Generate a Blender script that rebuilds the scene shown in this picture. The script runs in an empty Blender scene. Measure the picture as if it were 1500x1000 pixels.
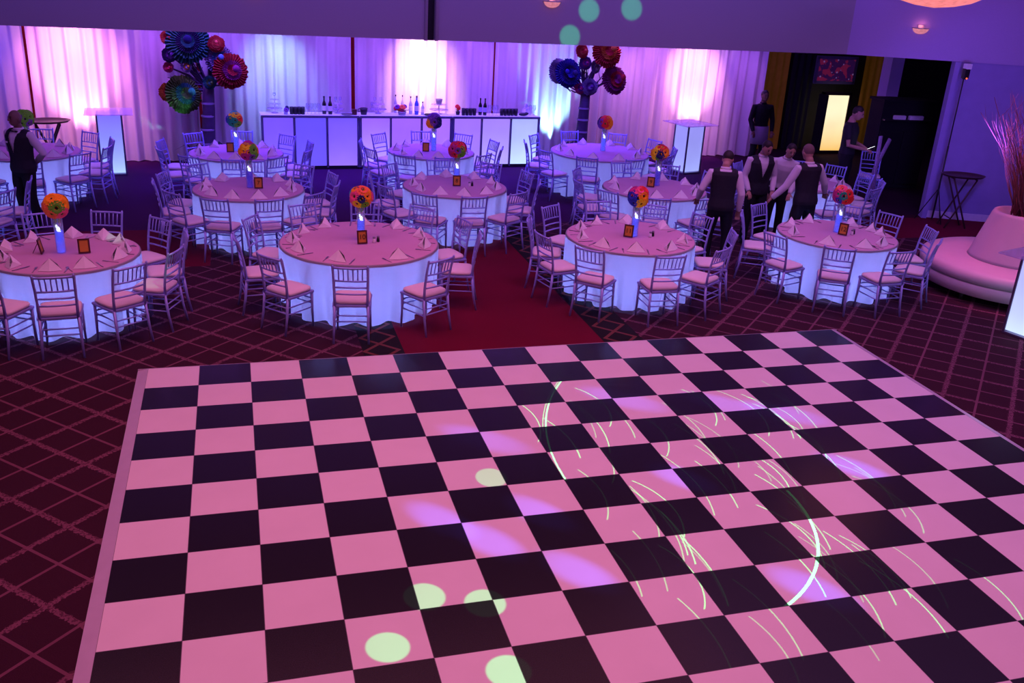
import bpy, bmesh, math, random
from mathutils import Vector, Matrix
from math import sin, cos, pi, radians
rnd = random.Random(7)
SC = bpy.context.scene
COL = SC.collection

# ------------------------------------------------------------------ helpers
class MB:
    def __init__(s): s.v = []; s.f = []; s.m = []; s.s = []
    def add(s, vs, fs, m=0, sm=False):
        b = len(s.v); s.v += [tuple(p) for p in vs]
        for f in fs: s.f.append([b+i for i in f]); s.m.append(m); s.s.append(sm)
        return s
    def box(s, c, d, rz=0, m=0, bev=0.0):
        x, y, z = d[0]/2, d[1]/2, d[2]/2
        if bev > 0:
            b = min(bev, x*.49, y*.49, z*.49)
            bm = bmesh.new(); bmesh.ops.create_cube(bm, size=1)
            for v in bm.verts: v.co = Vector((v.co.x*2*x, v.co.y*2*y, v.co.z*2*z))
            bmesh.ops.bevel(bm, geom=bm.edges[:], offset=b, segments=2, affect='EDGES', profile=.6)
            vs = [v.co.copy() for v in bm.verts]; bm.verts.index_update()
            fs = [[v.index for v in f.verts] for f in bm.faces]; bm.free()
        else:
            vs = [Vector((i*x, j*y, k*z)) for i in (-1,1) for j in (-1,1) for k in (-1,1)]
            fs = [(0,1,3,2),(4,6,7,5),(0,4,5,1),(2,3,7,6),(0,2,6,4),(1,5,7,3)]
        R = Matrix.Rotation(rz, 3, 'Z')
        return s.add([R@v+Vector(c) for v in vs], fs, m)
    def tube(s, pts, r, n=8, m=0, caps=True, flat=1.0):
        pts = [Vector(p) for p in pts]; k = len(pts)
        rs = list(r) if isinstance(r, (list, tuple)) else [r]*k
        vs = []; fs = []; up = None
        for i, p in enumerate(pts):
            t = (pts[min(i+1,k-1)]-pts[max(i-1,0)]).normalized()
            if up is None:
                up = Vector((0,0,1)) if abs(t.z) < .9 else Vector((0,1,0))
            a = t.cross(up)
            if a.length < 1e-4: a = t.cross(Vector((1,0.3,0)))
            a.normalize(); b = a.cross(t).normalized(); up = b
            for j in range(n):
                q = 2*pi*j/n; vs.append(p+a*cos(q)*rs[i]+b*sin(q)*rs[i]*flat)
        for i in range(k-1):
            for j in range(n):
                fs.append((i*n+j, i*n+(j+1)%n, (i+1)*n+(j+1)%n, (i+1)*n+j))
        if caps: fs.append(tuple(range(n))[::-1]); fs.append(tuple((k-1)*n+j for j in range(n)))
        return s.add(vs, fs, m, True)
    def lathe(s, prof, n=24, c=(0,0,0), m=0, closed=True):
        vs = []; fs = []; k = len(prof)
        for r, z in prof:
            for j in range(n):
                q = 2*pi*j/n; vs.append((c[0]+max(r,1e-4)*cos(q), c[1]+max(r,1e-4)*sin(q), c[2]+z))
        for i in range(k-1):
            for j in range(n): fs.append((i*n+j, i*n+(j+1)%n, (i+1)*n+(j+1)%n, (i+1)*n+j))
        if closed: fs.append(tuple(range(n))[::-1]); fs.append(tuple((k-1)*n+j for j in range(n)))
        return s.add(vs, fs, m, True)
    def ell(s, c, r, nu=14, nv=9, m=0, M=None):
        if not isinstance(r, (tuple, list)): r = (r, r, r)
        vs = []; fs = []
        for i in range(nv+1):
            a = pi*i/nv
            for j in range(nu):
                q = 2*pi*j/nu; p = Vector((r[0]*max(sin(a),1e-3)*cos(q), r[1]*max(sin(a),1e-3)*sin(q), -r[2]*cos(a)))
                if M: p = M@p
                vs.append(p+Vector(c))
        for i in range(nv):
            for j in range(nu): fs.append((i*nu+j, i*nu+(j+1)%nu, (i+1)*nu+(j+1)%nu, (i+1)*nu+j))
        fs.append(tuple(range(nu))[::-1]); fs.append(tuple(nv*nu+j for j in range(nu)))
        return s.add(vs, fs, m, True)
    def loft(s, rings, n=18, m=0):
        # rings: (center, rx, ry, frame)
        vs = []; fs = []; k = len(rings)
        for c, rx, ry, F in rings:
            for j in range(n):
                q = 2*pi*j/n; vs.append(Vector(c)+F@Vector((rx*cos(q), ry*sin(q), 0)))
        for i in range(k-1):
            for j in range(n): fs.append((i*n+j, i*n+(j+1)%n, (i+1)*n+(j+1)%n, (i+1)*n+j))
        fs.append(tuple(range(n))[::-1]); fs.append(tuple((k-1)*n+j for j in range(n)))
        return s.add(vs, fs, m, True)
    def mesh(s, name, mats):
        me = bpy.data.meshes.new(name); me.from_pydata(s.v, [], s.f)
        for m in mats: me.materials.append(m)
        me.polygons.foreach_set('material_index', s.m); me.polygons.foreach_set('use_smooth', s.s)
        bm = bmesh.new(); bm.from_mesh(me); bmesh.ops.recalc_face_normals(bm, faces=bm.faces[:]); bm.to_mesh(me); bm.free()
        me.update(); return me

def link(name, data, parent=None, loc=(0,0,0), rz=0):
    o = bpy.data.objects.new(name, data); COL.objects.link(o)
    o.location = loc; o.rotation_euler = (0,0,rz)
    if parent: o.parent = parent
    return o
def obj(name, mb, mats, parent=None, loc=(0,0,0), rz=0, label=None):
    if not isinstance(mats, (list, tuple)): mats = [mats]
    o = link(name, mb.mesh(name, mats), parent, loc, rz)
    if label: o['label'] = label
    return o
def tag(o, label, cat, group=None):
    o['label'] = label; o['category'] = cat
    if group: o['group'] = group
    return o
def thing(name, label, cat, loc=(0,0,0), rz=0, group=None):
    return tag(link(name, None, None, loc, rz), label, cat, group)
def struct(name, mb, mats, loc=(0,0,0), rz=0):
    o = obj(name, mb, mats, None, loc, rz); o['kind'] = 'structure'; return o
def dup(root, loc, rz, label, group=None):
    r = root.copy(); COL.objects.link(r); r.location = loc; r.rotation_euler = (0,0,rz); r['label'] = label
    if group: r['group'] = group
    for ch in list(root.children):
        c = ch.copy(); COL.objects.link(c); c.parent = r
        for g in list(ch.children):
            d = g.copy(); COL.objects.link(d); d.parent = c
    return r

# ------------------------------------------------------------------ materials
def nodes(name):
    m = bpy.data.materials.new(name); m.use_nodes = True; t = m.node_tree; t.nodes.clear()
    out = t.nodes.new('ShaderNodeOutputMaterial'); return m, t, out
def N(t, typ, ins=None, **kw):
    n = t.nodes.new(typ)
    for k, v in kw.items(): setattr(n, k, v)
    for k, v in (ins or {}).items():
        if isinstance(v, bpy.types.NodeSocket): t.links.new(v, n.inputs[k])
        else: n.inputs[k].default_value = v
    return n
def M_(t, op, a, b=0.0, c=None):
    ins = {0: a, 1: b}
    if c is not None: ins[2] = c
    return N(t, 'ShaderNodeMath', ins, operation=op).outputs[0]
def mix(t, f, a, b):
    n = N(t, 'ShaderNodeMix', data_type='RGBA')
    for i, v in ((0, f), (6, a), (7, b)):
        if isinstance(v, bpy.types.NodeSocket): t.links.new(v, n.inputs[i])
        else: n.inputs[i].default_value = (*v, 1) if isinstance(v, tuple) and len(v) == 3 else v
    return n.outputs[2]
def pm(name, col, rough=.5, metal=0.0, var=.12, scale=12, spec=.4, emis=None, estr=0, bump=0, trans=0):
    m, t, out = nodes(name)
    tc = N(t, 'ShaderNodeTexCoord'); no = N(t, 'ShaderNodeTexNoise', {'Vector': tc.outputs['Object'], 'Scale': scale, 'Detail': 3.0})
    c = mix(t, no.outputs[0], tuple(x*(1-var) for x in col), tuple(min(1, x*(1+var)) for x in col))
    b = N(t, 'ShaderNodeBsdfPrincipled', {'Base Color': c, 'Roughness': rough, 'Metallic': metal, 'Specular IOR Level': spec})
    if emis: b.inputs['Emission Color'].default_value = (*emis, 1); b.inputs['Emission Strength'].default_value = estr
    if trans: b.inputs['Transmission Weight'].default_value = trans
    if bump:
        bp = N(t, 'ShaderNodeBump', {'Height': no.outputs[0], 'Strength': bump, 'Distance': .01}); t.links.new(bp.outputs[0], b.inputs['Normal'])
    t.links.new(b.outputs[0], out.inputs[0]); return m
def cloth_mat(name, col, tr=.4, tcol=None):
    m, t, out = nodes(name)
    tc = N(t, 'ShaderNodeTexCoord'); no = N(t, 'ShaderNodeTexNoise', {'Vector': tc.outputs['Object'], 'Scale': 5.0})
    c = mix(t, no.outputs[0], tuple(x*.93 for x in col), col)
    d = N(t, 'ShaderNodeBsdfDiffuse', {'Color': c}); tt = N(t, 'ShaderNodeBsdfTranslucent', {'Color': (*(tcol or col), 1)})
    x = N(t, 'ShaderNodeMixShader', {0: tr, 1: d.outputs[0], 2: tt.outputs[0]}); t.links.new(x.outputs[0], out.inputs[0]); return m
def glow_panel(name, top, bot, s_top, s_bot, h):
    # frosted acrylic box lit by a lamp at its foot: the panel itself shines, strongest at the foot
    m, t, out = nodes(name)
    tc = N(t, 'ShaderNodeTexCoord'); z = N(t, 'ShaderNodeSeparateXYZ', {0: tc.outputs['Object']}).outputs[2]
    no = N(t, 'ShaderNodeTexNoise', {'Vector': tc.outputs['Object'], 'Scale': 2.0}).outputs[0]
    f = N(t, 'ShaderNodeMapRange', {0: z, 1: 0.0, 2: h, 3: 0.0, 4: 1.0}).outputs[0]
    f = M_(t, 'POWER', f, .55)
    c = mix(t, f, bot, top); s = M_(t, 'ADD', M_(t, 'MULTIPLY', f, s_top-s_bot), s_bot)
    s = M_(t, 'MULTIPLY', s, M_(t, 'ADD', M_(t, 'MULTIPLY', no, .3), .85))
    e = N(t, 'ShaderNodeEmission', {'Color': c, 'Strength': s})
    g = N(t, 'ShaderNodeBsdfPrincipled', {'Base Color': (.10,.09,.16,1), 'Roughness': .45})
    a = N(t, 'ShaderNodeAddShader', {0: e.outputs[0], 1: g.outputs[0]}); t.links.new(a.outputs[0], out.inputs[0]); return m

MT = {}
MT['silver'] = pm('silver paint', (.38,.43,.95), .36, .3, .08, 30)
MT['cushion'] = pm('ivory cushion', (.80,.74,.76), .75, 0, .06, 9)
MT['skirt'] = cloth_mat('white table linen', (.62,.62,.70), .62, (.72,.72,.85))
MT['napkin'] = pm('white napkin linen', (.95,.93,.96), .8, 0, .03, 14)
MT['steel'] = pm('cutlery steel', (.30,.28,.33), .3, .8, .1, 20)
MT['wood'] = pm('table wood', (.25,.17,.10), .6, 0, .2, 6)
MT['black'] = pm('black cloth', (.010,.010,.014), .8, 0, .2, 20, .2)
MT['blackp'] = pm('black plastic', (.012,.012,.016), .4, 0, .2, 20)
MT['vest'] = pm('black vest', (.014,.014,.022), .7, 0, .25, 25, .3)
MT['shirt'] = pm('white shirt cotton', (.72,.70,.74), .85, 0, .06, 10)
MT['skinA'] = pm('tan skin', (.42,.24,.17), .5, 0, .08, 20)
MT['skinB'] = pm('brown skin', (.20,.105,.075), .5, 0, .08, 20)
MT['hair'] = pm('dark hair', (.018,.012,.010), .6, 0, .3, 60)
MT['hairg'] = pm('cropped greying hair', (.16,.10,.09), .8, 0, .2, 60)
MT['eye'] = pm('dark eyes', (.02,.015,.015), .3)
MT['lip'] = pm('lips', (.30,.10,.09), .5)
MT['shoe'] = pm('black leather shoe', (.01,.01,.01), .3)
MT['bulk'] = pm('overhead wall paint', (.36,.33,.36), .85, 0, .10, 90, .2)
MT['metal'] = pm('brushed track metal', (.42,.40,.42), .35, .7, .1, 20)
MT['rwall'] = pm('painted side wall', (.28,.24,.48), .8, 0, .10, 5, .2)
MT['base'] = pm('pale baseboard', (.60,.58,.66), .6)
MT['dark'] = pm('unlit lobby wall', (.020,.018,.024), .9, 0, .3, 4, .1)  # near-black colour stands in for the lobby's missing light
MT['redwall'] = pm('red wall', (.50,.02,.04), .8, 0, .1, 5, .1)
MT['ceil'] = pm('low ceiling', (.30,.28,.32), .9)
MT['leather'] = pm('white tufted leather', (.60,.47,.56), .42, 0, .05, 6, .5)
MT['twig'] = pm('red brown twigs', (.20,.06,.06), .7, 0, .2, 12)
MT['darkwood'] = pm('dark tray', (.05,.018,.02), .45, 0, .2, 8)
MT['gold'] = pm('gold card stock', (.62,.26,.04), .5, 0, .12, 14, emis=(1,.35,.03), estr=.01)
MT['frame'] = pm('dark red wood frame', (.09,.02,.02), .45)
MT['ink'] = pm('printed numerals', (.05,.015,.01), .6)
MT['drape'] = cloth_mat('white voile drape', (.74,.73,.76), .25)
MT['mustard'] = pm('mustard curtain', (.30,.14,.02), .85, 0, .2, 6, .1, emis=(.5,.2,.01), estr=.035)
MT['ottbase'] = pm('ottoman feet', (.1,.1,.1), .3, .6)
MT['leafd'] = pm('dark fern', (.02,.045,.03), .6, 0, .3, 10)
MT['trunk'] = pm('painted paper trunk', (.05,.025,.07), .7, 0, .25, 14)
MT['band'] = pm('grey trunk band', (.28,.22,.34), .7)
MT['post'] = pm('dark post', (.14,.12,.22), .4, .3, .1, 10)
MT['bartop'] = pm('frosted bar top', (.6,.58,.7), .3, 0, .05, 8, emis=(.40,.30,1), estr=.35)
MT['paper'] = pm('white card', (.8,.8,.82), .7)
def glass_mat(name, tint=(.9,.92,1), g=.22):
    m, t, out = nodes(name)
    lw = N(t, 'ShaderNodeLayerWeight', {'Blend': .35}); no = N(t, 'ShaderNodeTexNoise', {'Scale': 3.0})
    f = M_(t, 'ADD', M_(t, 'MULTIPLY', lw.outputs[1], .6), M_(t, 'MULTIPLY', no.outputs[0], g))
    a = N(t, 'ShaderNodeBsdfTransparent', {'Color': (*tint, 1)}); b = N(t, 'ShaderNodeBsdfGlossy', {'Color': (.9,.9,1,1), 'Roughness': .12})
    d = N(t, 'ShaderNodeBsdfDiffuse', {'Color': (.7,.7,.85,1)}); bb = N(t, 'ShaderNodeMixShader', {0: .5, 1: b.outputs[0], 2: d.outputs[0]})
    x = N(t, 'ShaderNodeMixShader', {0: f, 1: a.outputs[0], 2: bb.outputs[0]}); t.links.new(x.outputs[0], out.inputs[0]); return m
MT['glass'] = glass_mat('clear glass')
MT['gtop'] = glass_mat('glass table top', (.88,.80,.97), .20)
def emat(name, col, s):
    m, t, out = nodes(name)
    tc = N(t, 'ShaderNodeTexCoord'); no = N(t, 'ShaderNodeTexNoise', {'Vector': tc.outputs['Object'], 'Scale': 14.0}).outputs[0]
    s2 = M_(t, 'MULTIPLY', M_(t, 'ADD', M_(t, 'MULTIPLY', no, .8), .6), s)
    e = N(t, 'ShaderNodeEmission', {'Color': (*col, 1), 'Strength': s2})
    g = N(t, 'ShaderNodeBsdfGlossy', {'Color': (.1,.1,.12,1), 'Roughness': .2}); a = N(t, 'ShaderNodeAddShader', {0: e.outputs[0], 1: g.outputs[0]})
    t.links.new(a.outputs[0], out.inputs[0]); return m
MT['water'] = emat('blue lit water', (.07,.10,1), 1.35)
MT['waterd'] = emat('deep blue lit water', (.05,.04,.9), .6)
MT['led'] = emat('white led', (.75,.85,1), 3.2)
MT['bowl'] = emat('pink glass lamp bowl', (1,.25,.27), 1.0)
MT['sbowl'] = emat('small pink glass bowl', (1,.30,.42), .66)
MT['yellow'] = glow_panel('yellow lit panel', (1,.86,.55), (1,.50,.02), 1.1, .95, 1.0)
MT['phone'] = emat('lit phone screen', (.9,.95,1), 3)
MT['redled'] = emat('red indicator', (1,.12,.03), 2)

# floor carpet: maroon with a 45 degree lattice, solid red aisle and patterned border
def carpet():
    m, t, out = nodes('patterned carpet')
    g = N(t, 'ShaderNodeNewGeometry'); sp = N(t, 'ShaderNodeSeparateXYZ', {0: g.outputs['Position']}); x, y = sp.outputs[0], sp.outputs[1]
    n1 = N(t, 'ShaderNodeTexNoise', {'Vector': g.outputs['Position'], 'Scale': 45.0, 'Detail': 2.0}).outputs[0]
    n2 = N(t, 'ShaderNodeTexNoise', {'Vector': g.outputs['Position'], 'Scale': 160.0, 'Detail': 1.0}).outputs[0]
    n3 = N(t, 'ShaderNodeTexNoise', {'Vector': g.outputs['Position'], 'Scale': 1.3}).outputs[0]
    u = M_(t, 'MULTIPLY', M_(t, 'ADD', x, y), .70711); w = M_(t, 'MULTIPLY', M_(t, 'SUBTRACT', y, x), .70711)
    def lines(c, ph, period, width):
        k = M_(t, 'FLOORED_MODULO', M_(t, 'ADD', M_(t, 'SUBTRACT', c, ph), period/2), period)
        d = M_(t, 'ABSOLUTE', M_(t, 'SUBTRACT', k, period/2)); return M_(t, 'LESS_THAN', d, width)
    P = .67
    so = M_(t, 'MAXIMUM', lines(u, .105, P, .012), lines(w, .615, P, .012))
    du = M_(t, 'ADD', u, M_(t, 'MULTIPLY', M_(t, 'SUBTRACT', n1, .5), .06)); dw = M_(t, 'ADD', w, M_(t, 'MULTIPLY', M_(t, 'SUBTRACT', n1, .5), .06))
    spk = M_(t, 'MAXIMUM', lines(du, .105+P/2, P, .024), lines(dw, .615+P/2, P, .024))
    spk = M_(t, 'MULTIPLY', spk, M_(t, 'ADD', M_(t, 'MULTIPLY', M_(t, 'GREATER_THAN', n1, .47), .55), .3))
    ln = M_(t, 'MAXIMUM', M_(t, 'MULTIPLY', so, .8), spk)
    base = mix(t, n2, (.028,.008,.018), (.058,.016,.032))
    lat = mix(t, ln, base, (.23,.085,.135))
    red = mix(t, n2, (.100,.002,.016), (.190,.005,.030))
    # aisle straight ahead between x 2.65 and 5.0, cross aisle beyond y 3.4
    red = mix(t, M_(t, 'GREATER_THAN', y, 5.4), red, (.050,.005,.055))  # rear carpet turned purple: the blue light there is put into its colour
    a = M_(t, 'MULTIPLY', M_(t, 'GREATER_THAN', x, 2.65), M_(t, 'LESS_THAN', x, 5.0))
    cr = M_(t, 'MULTIPLY', M_(t, 'GREATER_THAN', y, 5.4), M_(t, 'LESS_THAN', y, 30))
    left = M_(t, 'MULTIPLY', M_(t, 'LESS_THAN', x, .55), M_(t, 'GREATER_THAN', y, 3.5))
    right = M_(t, 'MULTIPLY', M_(t, 'GREATER_THAN', x, 10.6), M_(t, 'GREATER_THAN', y, 3.9))
    rm = M_(t, 'MAXIMUM', M_(t, 'MAXIMUM', a, cr), M_(t, 'MAXIMUM', left, right))
    bo = M_(t, 'MULTIPLY', M_(t, 'GREATER_THAN', x, 2.2), M_(t, 'LESS_THAN', x, 5.5))
    zig = M_(t, 'PINGPONG', M_(t, 'MULTIPLY', y, 1.6), .32)
    xx = M_(t, 'ABSOLUTE', M_(t, 'SUBTRACT', M_(t, 'ABSOLUTE', M_(t, 'SUBTRACT', x, 3.83)), 1.42))
    zz = M_(t, 'LESS_THAN', M_(t, 'ABSOLUTE', M_(t, 'SUBTRACT', xx, M_(t, 'MULTIPLY', zig, .6))), .028)
    bc = mix(t, M_(t, 'MULTIPLY', zz, .8), (.012,.014,.016), (.20,.07,.06))
    c = mix(t, bo, lat, bc); c = mix(t, rm, c, red)
    lobby_shade = M_(t, 'MULTIPLY', M_(t, 'GREATER_THAN', x, 12.0), M_(t, 'GREATER_THAN', y, 5.2))
    c = mix(t, M_(t, 'MULTIPLY', lobby_shade, .8), c, (.02,.004,.012))  # lobby carpet darkened, its shade put into the colour
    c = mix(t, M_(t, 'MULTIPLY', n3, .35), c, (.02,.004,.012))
    bp = N(t, 'ShaderNodeBump', {'Height': n2, 'Strength': .4, 'Distance': .01})
    b = N(t, 'ShaderNodeBsdfPrincipled', {'Base Color': c, 'Roughness': .95, 'Specular IOR Level': .1, 'Normal': bp.outputs[0]})
    t.links.new(b.outputs[0], out.inputs[0]); return m
def checker():
    m, t, out = nodes('checkered dance floor vinyl')
    g = N(t, 'ShaderNodeNewGeometry'); sp = N(t, 'ShaderNodeSeparateXYZ', {0: g.outputs['Position']}); x, y = sp.outputs[0], sp.outputs[1]
    S = .5
    ix = M_(t, 'FLOOR', M_(t, 'DIVIDE', x, S)); iy = M_(t, 'FLOOR', M_(t, 'DIVIDE', M_(t, 'MULTIPLY', y, -1/.959), S))
    k = M_(t, 'FLOORED_MODULO', M_(t, 'ADD', ix, iy), 2.0)
    n1 = N(t, 'ShaderNodeTexNoise', {'Vector': g.outputs['Position'], 'Scale': 3.0, 'Detail': 4.0}).outputs[0]
    n2 = N(t, 'ShaderNodeTexNoise', {'Vector': g.outputs['Position'], 'Scale': 140.0}).outputs[0]
    fx = M_(t, 'ABSOLUTE', M_(t, 'SUBTRACT', M_(t, 'FRACT', M_(t, 'ADD', M_(t, 'DIVIDE', x, S), .5)), .5))
    fy = M_(t, 'ABSOLUTE', M_(t, 'SUBTRACT', M_(t, 'FRACT', M_(t, 'ADD', M_(t, 'DIVIDE', y, S*.959), .5)), .5))
    seam = M_(t, 'LESS_THAN', M_(t, 'MINIMUM', fx, fy), .006)
    wc = mix(t, n1, (.72,.69,.69), (.80,.77,.77)); bc = mix(t, n2, (.006,.005,.008), (.020,.016,.022))
    c = mix(t, k, wc, bc); c = mix(t, M_(t, 'MULTIPLY', seam, .75), c, (.05,.03,.05))
    r = M_(t, 'ADD', M_(t, 'MULTIPLY', n2, .12), .17)
    bp = N(t, 'ShaderNodeBump', {'Height': n2, 'Strength': .12, 'Distance': .002})
    b = N(t, 'ShaderNodeBsdfPrincipled', {'Base Color': c, 'Roughness': r, 'Specular IOR Level': .3, 'Normal': bp.outputs[0]})
    t.links.new(b.outputs[0], out.inputs[0]); return m

# ------------------------------------------------------------------ setting
FLZ = 0.0
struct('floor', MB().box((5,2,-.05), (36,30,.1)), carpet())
DW, DD, DZ = 8.0, 8*.959, .028
df = thing('dance_floor', 'black and white checkered dance floor laid on the maroon carpet', 'dance floor', (0,0,0))
obj('checkered_surface', MB().box((DW/2,-DD/2,DZ/2), (DW,DD,DZ)), checker(), df)
MT['trim'] = pm('aluminium edge ramp', (.62,.56,.64), .35, .25, .08, 8)
def ramp(p, q, out_):
    p, q, o = Vector(p), Vector(q), Vector(out_)
    z = Vector((0,0,1)); e = (q-p).normalized()*abs(o.length)
    return MB().add([p, q, q+o, p+o, p+z*DZ, q+z*DZ, q+o+z*.008, p+o+z*.008],
                    [(0,1,2,3),(4,5,6,7),(0,1,5,4),(2,3,7,6),(0,3,7,4),(1,2,6,5)])
obj('edge_trim', ramp((0,0,0), (0,-DD,0), (-.10,0,0)), MT['trim'], df)
obj('edge_trim', ramp((-.1,0,0), (DW+.08,0,0), (0,.055,0)), MT['trim'], df)
obj('edge_trim', ramp((DW,0,0), (DW,-DD,0), (.08,0,0)), MT['trim'], df)
obj('edge_trim', ramp((0,-DD,0), (DW,-DD,0), (0,-.08,0)), MT['trim'], df)

BH = 2.85      # underside of the overhead wall
CX, CY = 11.69, 6.0
def slab(p, q, z0, z1, th):
    p, q = Vector(p), Vector(q); d = (q-p).normalized(); n = Vector((-d.y, d.x))*th
    if n.y < 0: n = -n
    pts = [p, q, q+n, p+n]
    return MB().add([(a.x,a.y,z) for z in (z0,z1) for a in pts], [(0,1,2,3),(4,5,6,7),(0,1,5,4),(1,2,6,5),(2,3,7,6),(3,0,4,7)])
struct('wall_overhead_left', slab((-7,CY),(3.98,CY),BH,5.6,.16), MT['bulk'])
struct('wall_overhead_middle', slab((4.10,CY),(CX,CY),BH,5.6,.16), MT['bulk'])
struct('trim_1', MB().box((3.955,CY-.01,4.2),(.045,.06,2.72)).box((4.125,CY-.01,4.2),(.045,.06,2.72)), MT['metal'])
struct('trim_2', MB().box((4.04,CY+.10,4.2),(.14,.05,2.72)), MT['blackp'])
MT['bulkr'] = pm('overhead wall paint lit violet', (.40,.32,.52), .85, 0, .10, 90, .2)  # bulkhead paint again, with the violet light mixed into its colour
E1 = (CX+2.83*2.2, CY-1.206*2.2)
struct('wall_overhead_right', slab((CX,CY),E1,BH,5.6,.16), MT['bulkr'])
dv = Vector((2.83,-1.206)).normalized()
W0 = Vector((13.52,5.24))
W1 = W0+dv*5.5
struct('wall_right', slab(W0,W1,0,BH,.16), MT['rwall'])
nv = Vector((-.39,-.92)).normalized()
q0, q1 = W0+nv*.02, W1+nv*.02
struct('baseboard_right', slab(q0-dv*.02,q1,0,.13,.03), MT['base'])
struct('trim_3', MB().box((W0.x-.05,W0.y+.02,BH/2),(.09,.22,BH),math.atan2(dv.y,dv.x)), MT['rwall'])
struct('ceiling', MB().box((5,9.6,3.5),(26,6.8,.1)), MT['ceil'])
struct('wall_back', MB().box((3,11.7,1.73),(20.4,.1,3.45)), MT['redwall'])
struct('wall_left', MB().box((-7.05,3,2.8),(.1,18,5.6)), MT['rwall'])
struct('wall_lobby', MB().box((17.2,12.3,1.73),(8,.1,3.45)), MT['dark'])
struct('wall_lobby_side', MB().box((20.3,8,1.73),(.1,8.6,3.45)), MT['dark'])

# drapes
def drape_y(x):
    P = [(-8,10.48),(-1,10.5),(3,10.55),(7,10.8),(9.4,10.98),(11.2,11.12),(13.2,11.05)]
    for (a,b),(c,d) in zip(P,P[1:]):
        if a <= x <= c: return b+(d-b)*(x-a)/(c-a)
    return P[-1][1]
def drape(x0, x1, label, seed, lean=0.0, tie=0.0):
    R = random.Random(seed); ph = [R.uniform(0,6) for _ in range(4)]; fr = [R.uniform(24,30), R.uniform(11,15), R.uniform(4,6), R.uniform(48,60)]
    nx = int((x1-x0)/.022); nz = 9; vs = []; fs = []
    for k in range(nz+1):
        z = .02+3.36*k/nz; g = 1-.45*k/nz
        for i in range(nx+1):
            u = i/nx; x = x0+(x1-x0)*u
            xs = x+lean*(1-k/nz)*(1-u if lean > 0 else u)
            o = .045*sin(fr[0]*x+ph[0]+.25*sin(2*z))*g+.040*sin(fr[1]*x+ph[1]+.3*z)*g+.025*sin(fr[2]*x+ph[2])+.010*sin(fr[3]*x+ph[3])
            vs.append((xs, drape_y(x)+o, z))
    for k in range(nz):
        for i in range(nx):
            a = k*(nx+1)+i; fs.append((a,a+1,a+nx+2,a+nx+1))
    o = obj('drape', MB().add(vs,fs,0,True), MT['drape'])
    return tag(o, label, 'drape', 'white pleated drapes along the back')
drape(-7,-2.72,'white drape lit violet behind the lone waiter at far left',1)
drape(-2.66,.30,'white drape glowing pink behind the cocktail table at left',2)
drape(.36,3.30,'white drape lit pale blue behind the left end of the bar',3)
drape(3.38,6.35,'white drape with a bright pink-white pool over the bar bottles',4)
drape(6.38,8.9,'white drape lit blue-green behind the right flower tree',5)
drape(8.93,13.1,'white drape glowing pink at the right end beside the lobby',6)

# lobby behind the right opening
def flat_curtain(name, x0, x1, y, z1, mat, label, cat='curtain'):
    nx = max(6,int((x1-x0)/.03)); vs = []; fs = []
    for z in (.02, z1*.5, z1):
        for i in range(nx+1):
            x = x0+(x1-x0)*i/nx; vs.append((x, y+.035*sin(x*33)+.02*sin(x*14+z), z))
    for k in range(2):
        for i in range(nx): a = k*(nx+1)+i; fs.append((a,a+1,a+nx+2,a+nx+1))
    return tag(obj(name, MB().add(vs,fs,0,True), mat), label, cat)
flat_curtain('curtain',13.42,14.25,11.95,3.2,MT['mustard'],'mustard yellow curtain right of the last white drape')
flat_curtain('curtain',16.45,17.15,11.95,3.2,MT['mustard'],'mustard curtain right of the red framed sign')
flat_curtain('curtain',14.35,14.95,11.9,3.2,MT['black'],'black curtain left of the glowing yellow doorway')
t = thing('glowing_doorway','narrow doorway glowing yellow in a dark frame at the lobby wall','doorway',(15.42,11.45,0))
obj('glow_sheet', MB().box((0,0,.76),(.70,.04,1.36)), MT['yellow'], t)
fm = MB().box((-.38,0,.76),(.06,.09,1.5)).box((.38,0,.76),(.06,.09,1.5)).box((0,0,1.49),(.82,.09,.06)).box((0,0,.04),(.82,.12,.08))
obj('frame', fm, MT['darkwood'], t)
obj('door_leaf', MB().box((-.48,-.18,.78),(.05,.34,1.4)).box((-.51,-.18,.78),(.02,.2,1.2)), MT['blackp'], t)
def poster_mat():
    m, tt, out = nodes('red and purple figured sign')
    tc = N(tt,'ShaderNodeTexCoord'); vo = N(tt,'ShaderNodeTexVoronoi',{'Vector': tc.outputs['Object'],'Scale': 7.0}); no = N(tt,'ShaderNodeTexNoise',{'Vector': tc.outputs['Object'],'Scale': 6.0})
    c = mix(tt, M_(tt,'GREATER_THAN',no.outputs[0],.52), (.06,.01,.10), (.35,.02,.09)); c = mix(tt, M_(tt,'LESS_THAN',vo.outputs[0],.16), c, (.40,.25,.55))
    b = N(tt,'ShaderNodeBsdfPrincipled',{'Base Color': c,'Roughness': .5,'Emission Color': c,'Emission Strength': .18}); tt.links.new(b.outputs[0],out.inputs[0]); return m
t = thing('framed_sign','framed sign with red and purple figures above the glowing yellow doorway','sign',(15.45,11.72,0))
obj('picture', MB().box((0,-.02,2.02),(1.02,.03,.52)), poster_mat(), t)
obj('frame', MB().box((0,0,1.72),(1.16,.06,.07)).box((0,0,2.32),(1.16,.06,.07)).box((-.55,0,2.02),(.07,.06,.6)).box((.55,0,2.02),(.07,.06,.6)), MT['post'], t)
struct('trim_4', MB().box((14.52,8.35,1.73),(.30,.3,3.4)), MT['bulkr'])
t = thing('bar_cabinet','black cabinet with a shelf of white boxes behind the standing dark-shirted man','cabinet',(14.55,7.85,0),-.1)
obj('cabinet_body', MB().box((0,0,.9),(1.15,.5,1.8),0,0,.01).box((0,-.02,1.83),(1.22,.58,.05)), MT['black'], t)
obj('shelf_board', MB().box((0,-.29,1.45),(1.1,.12,.03)), MT['blackp'], t)
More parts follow.
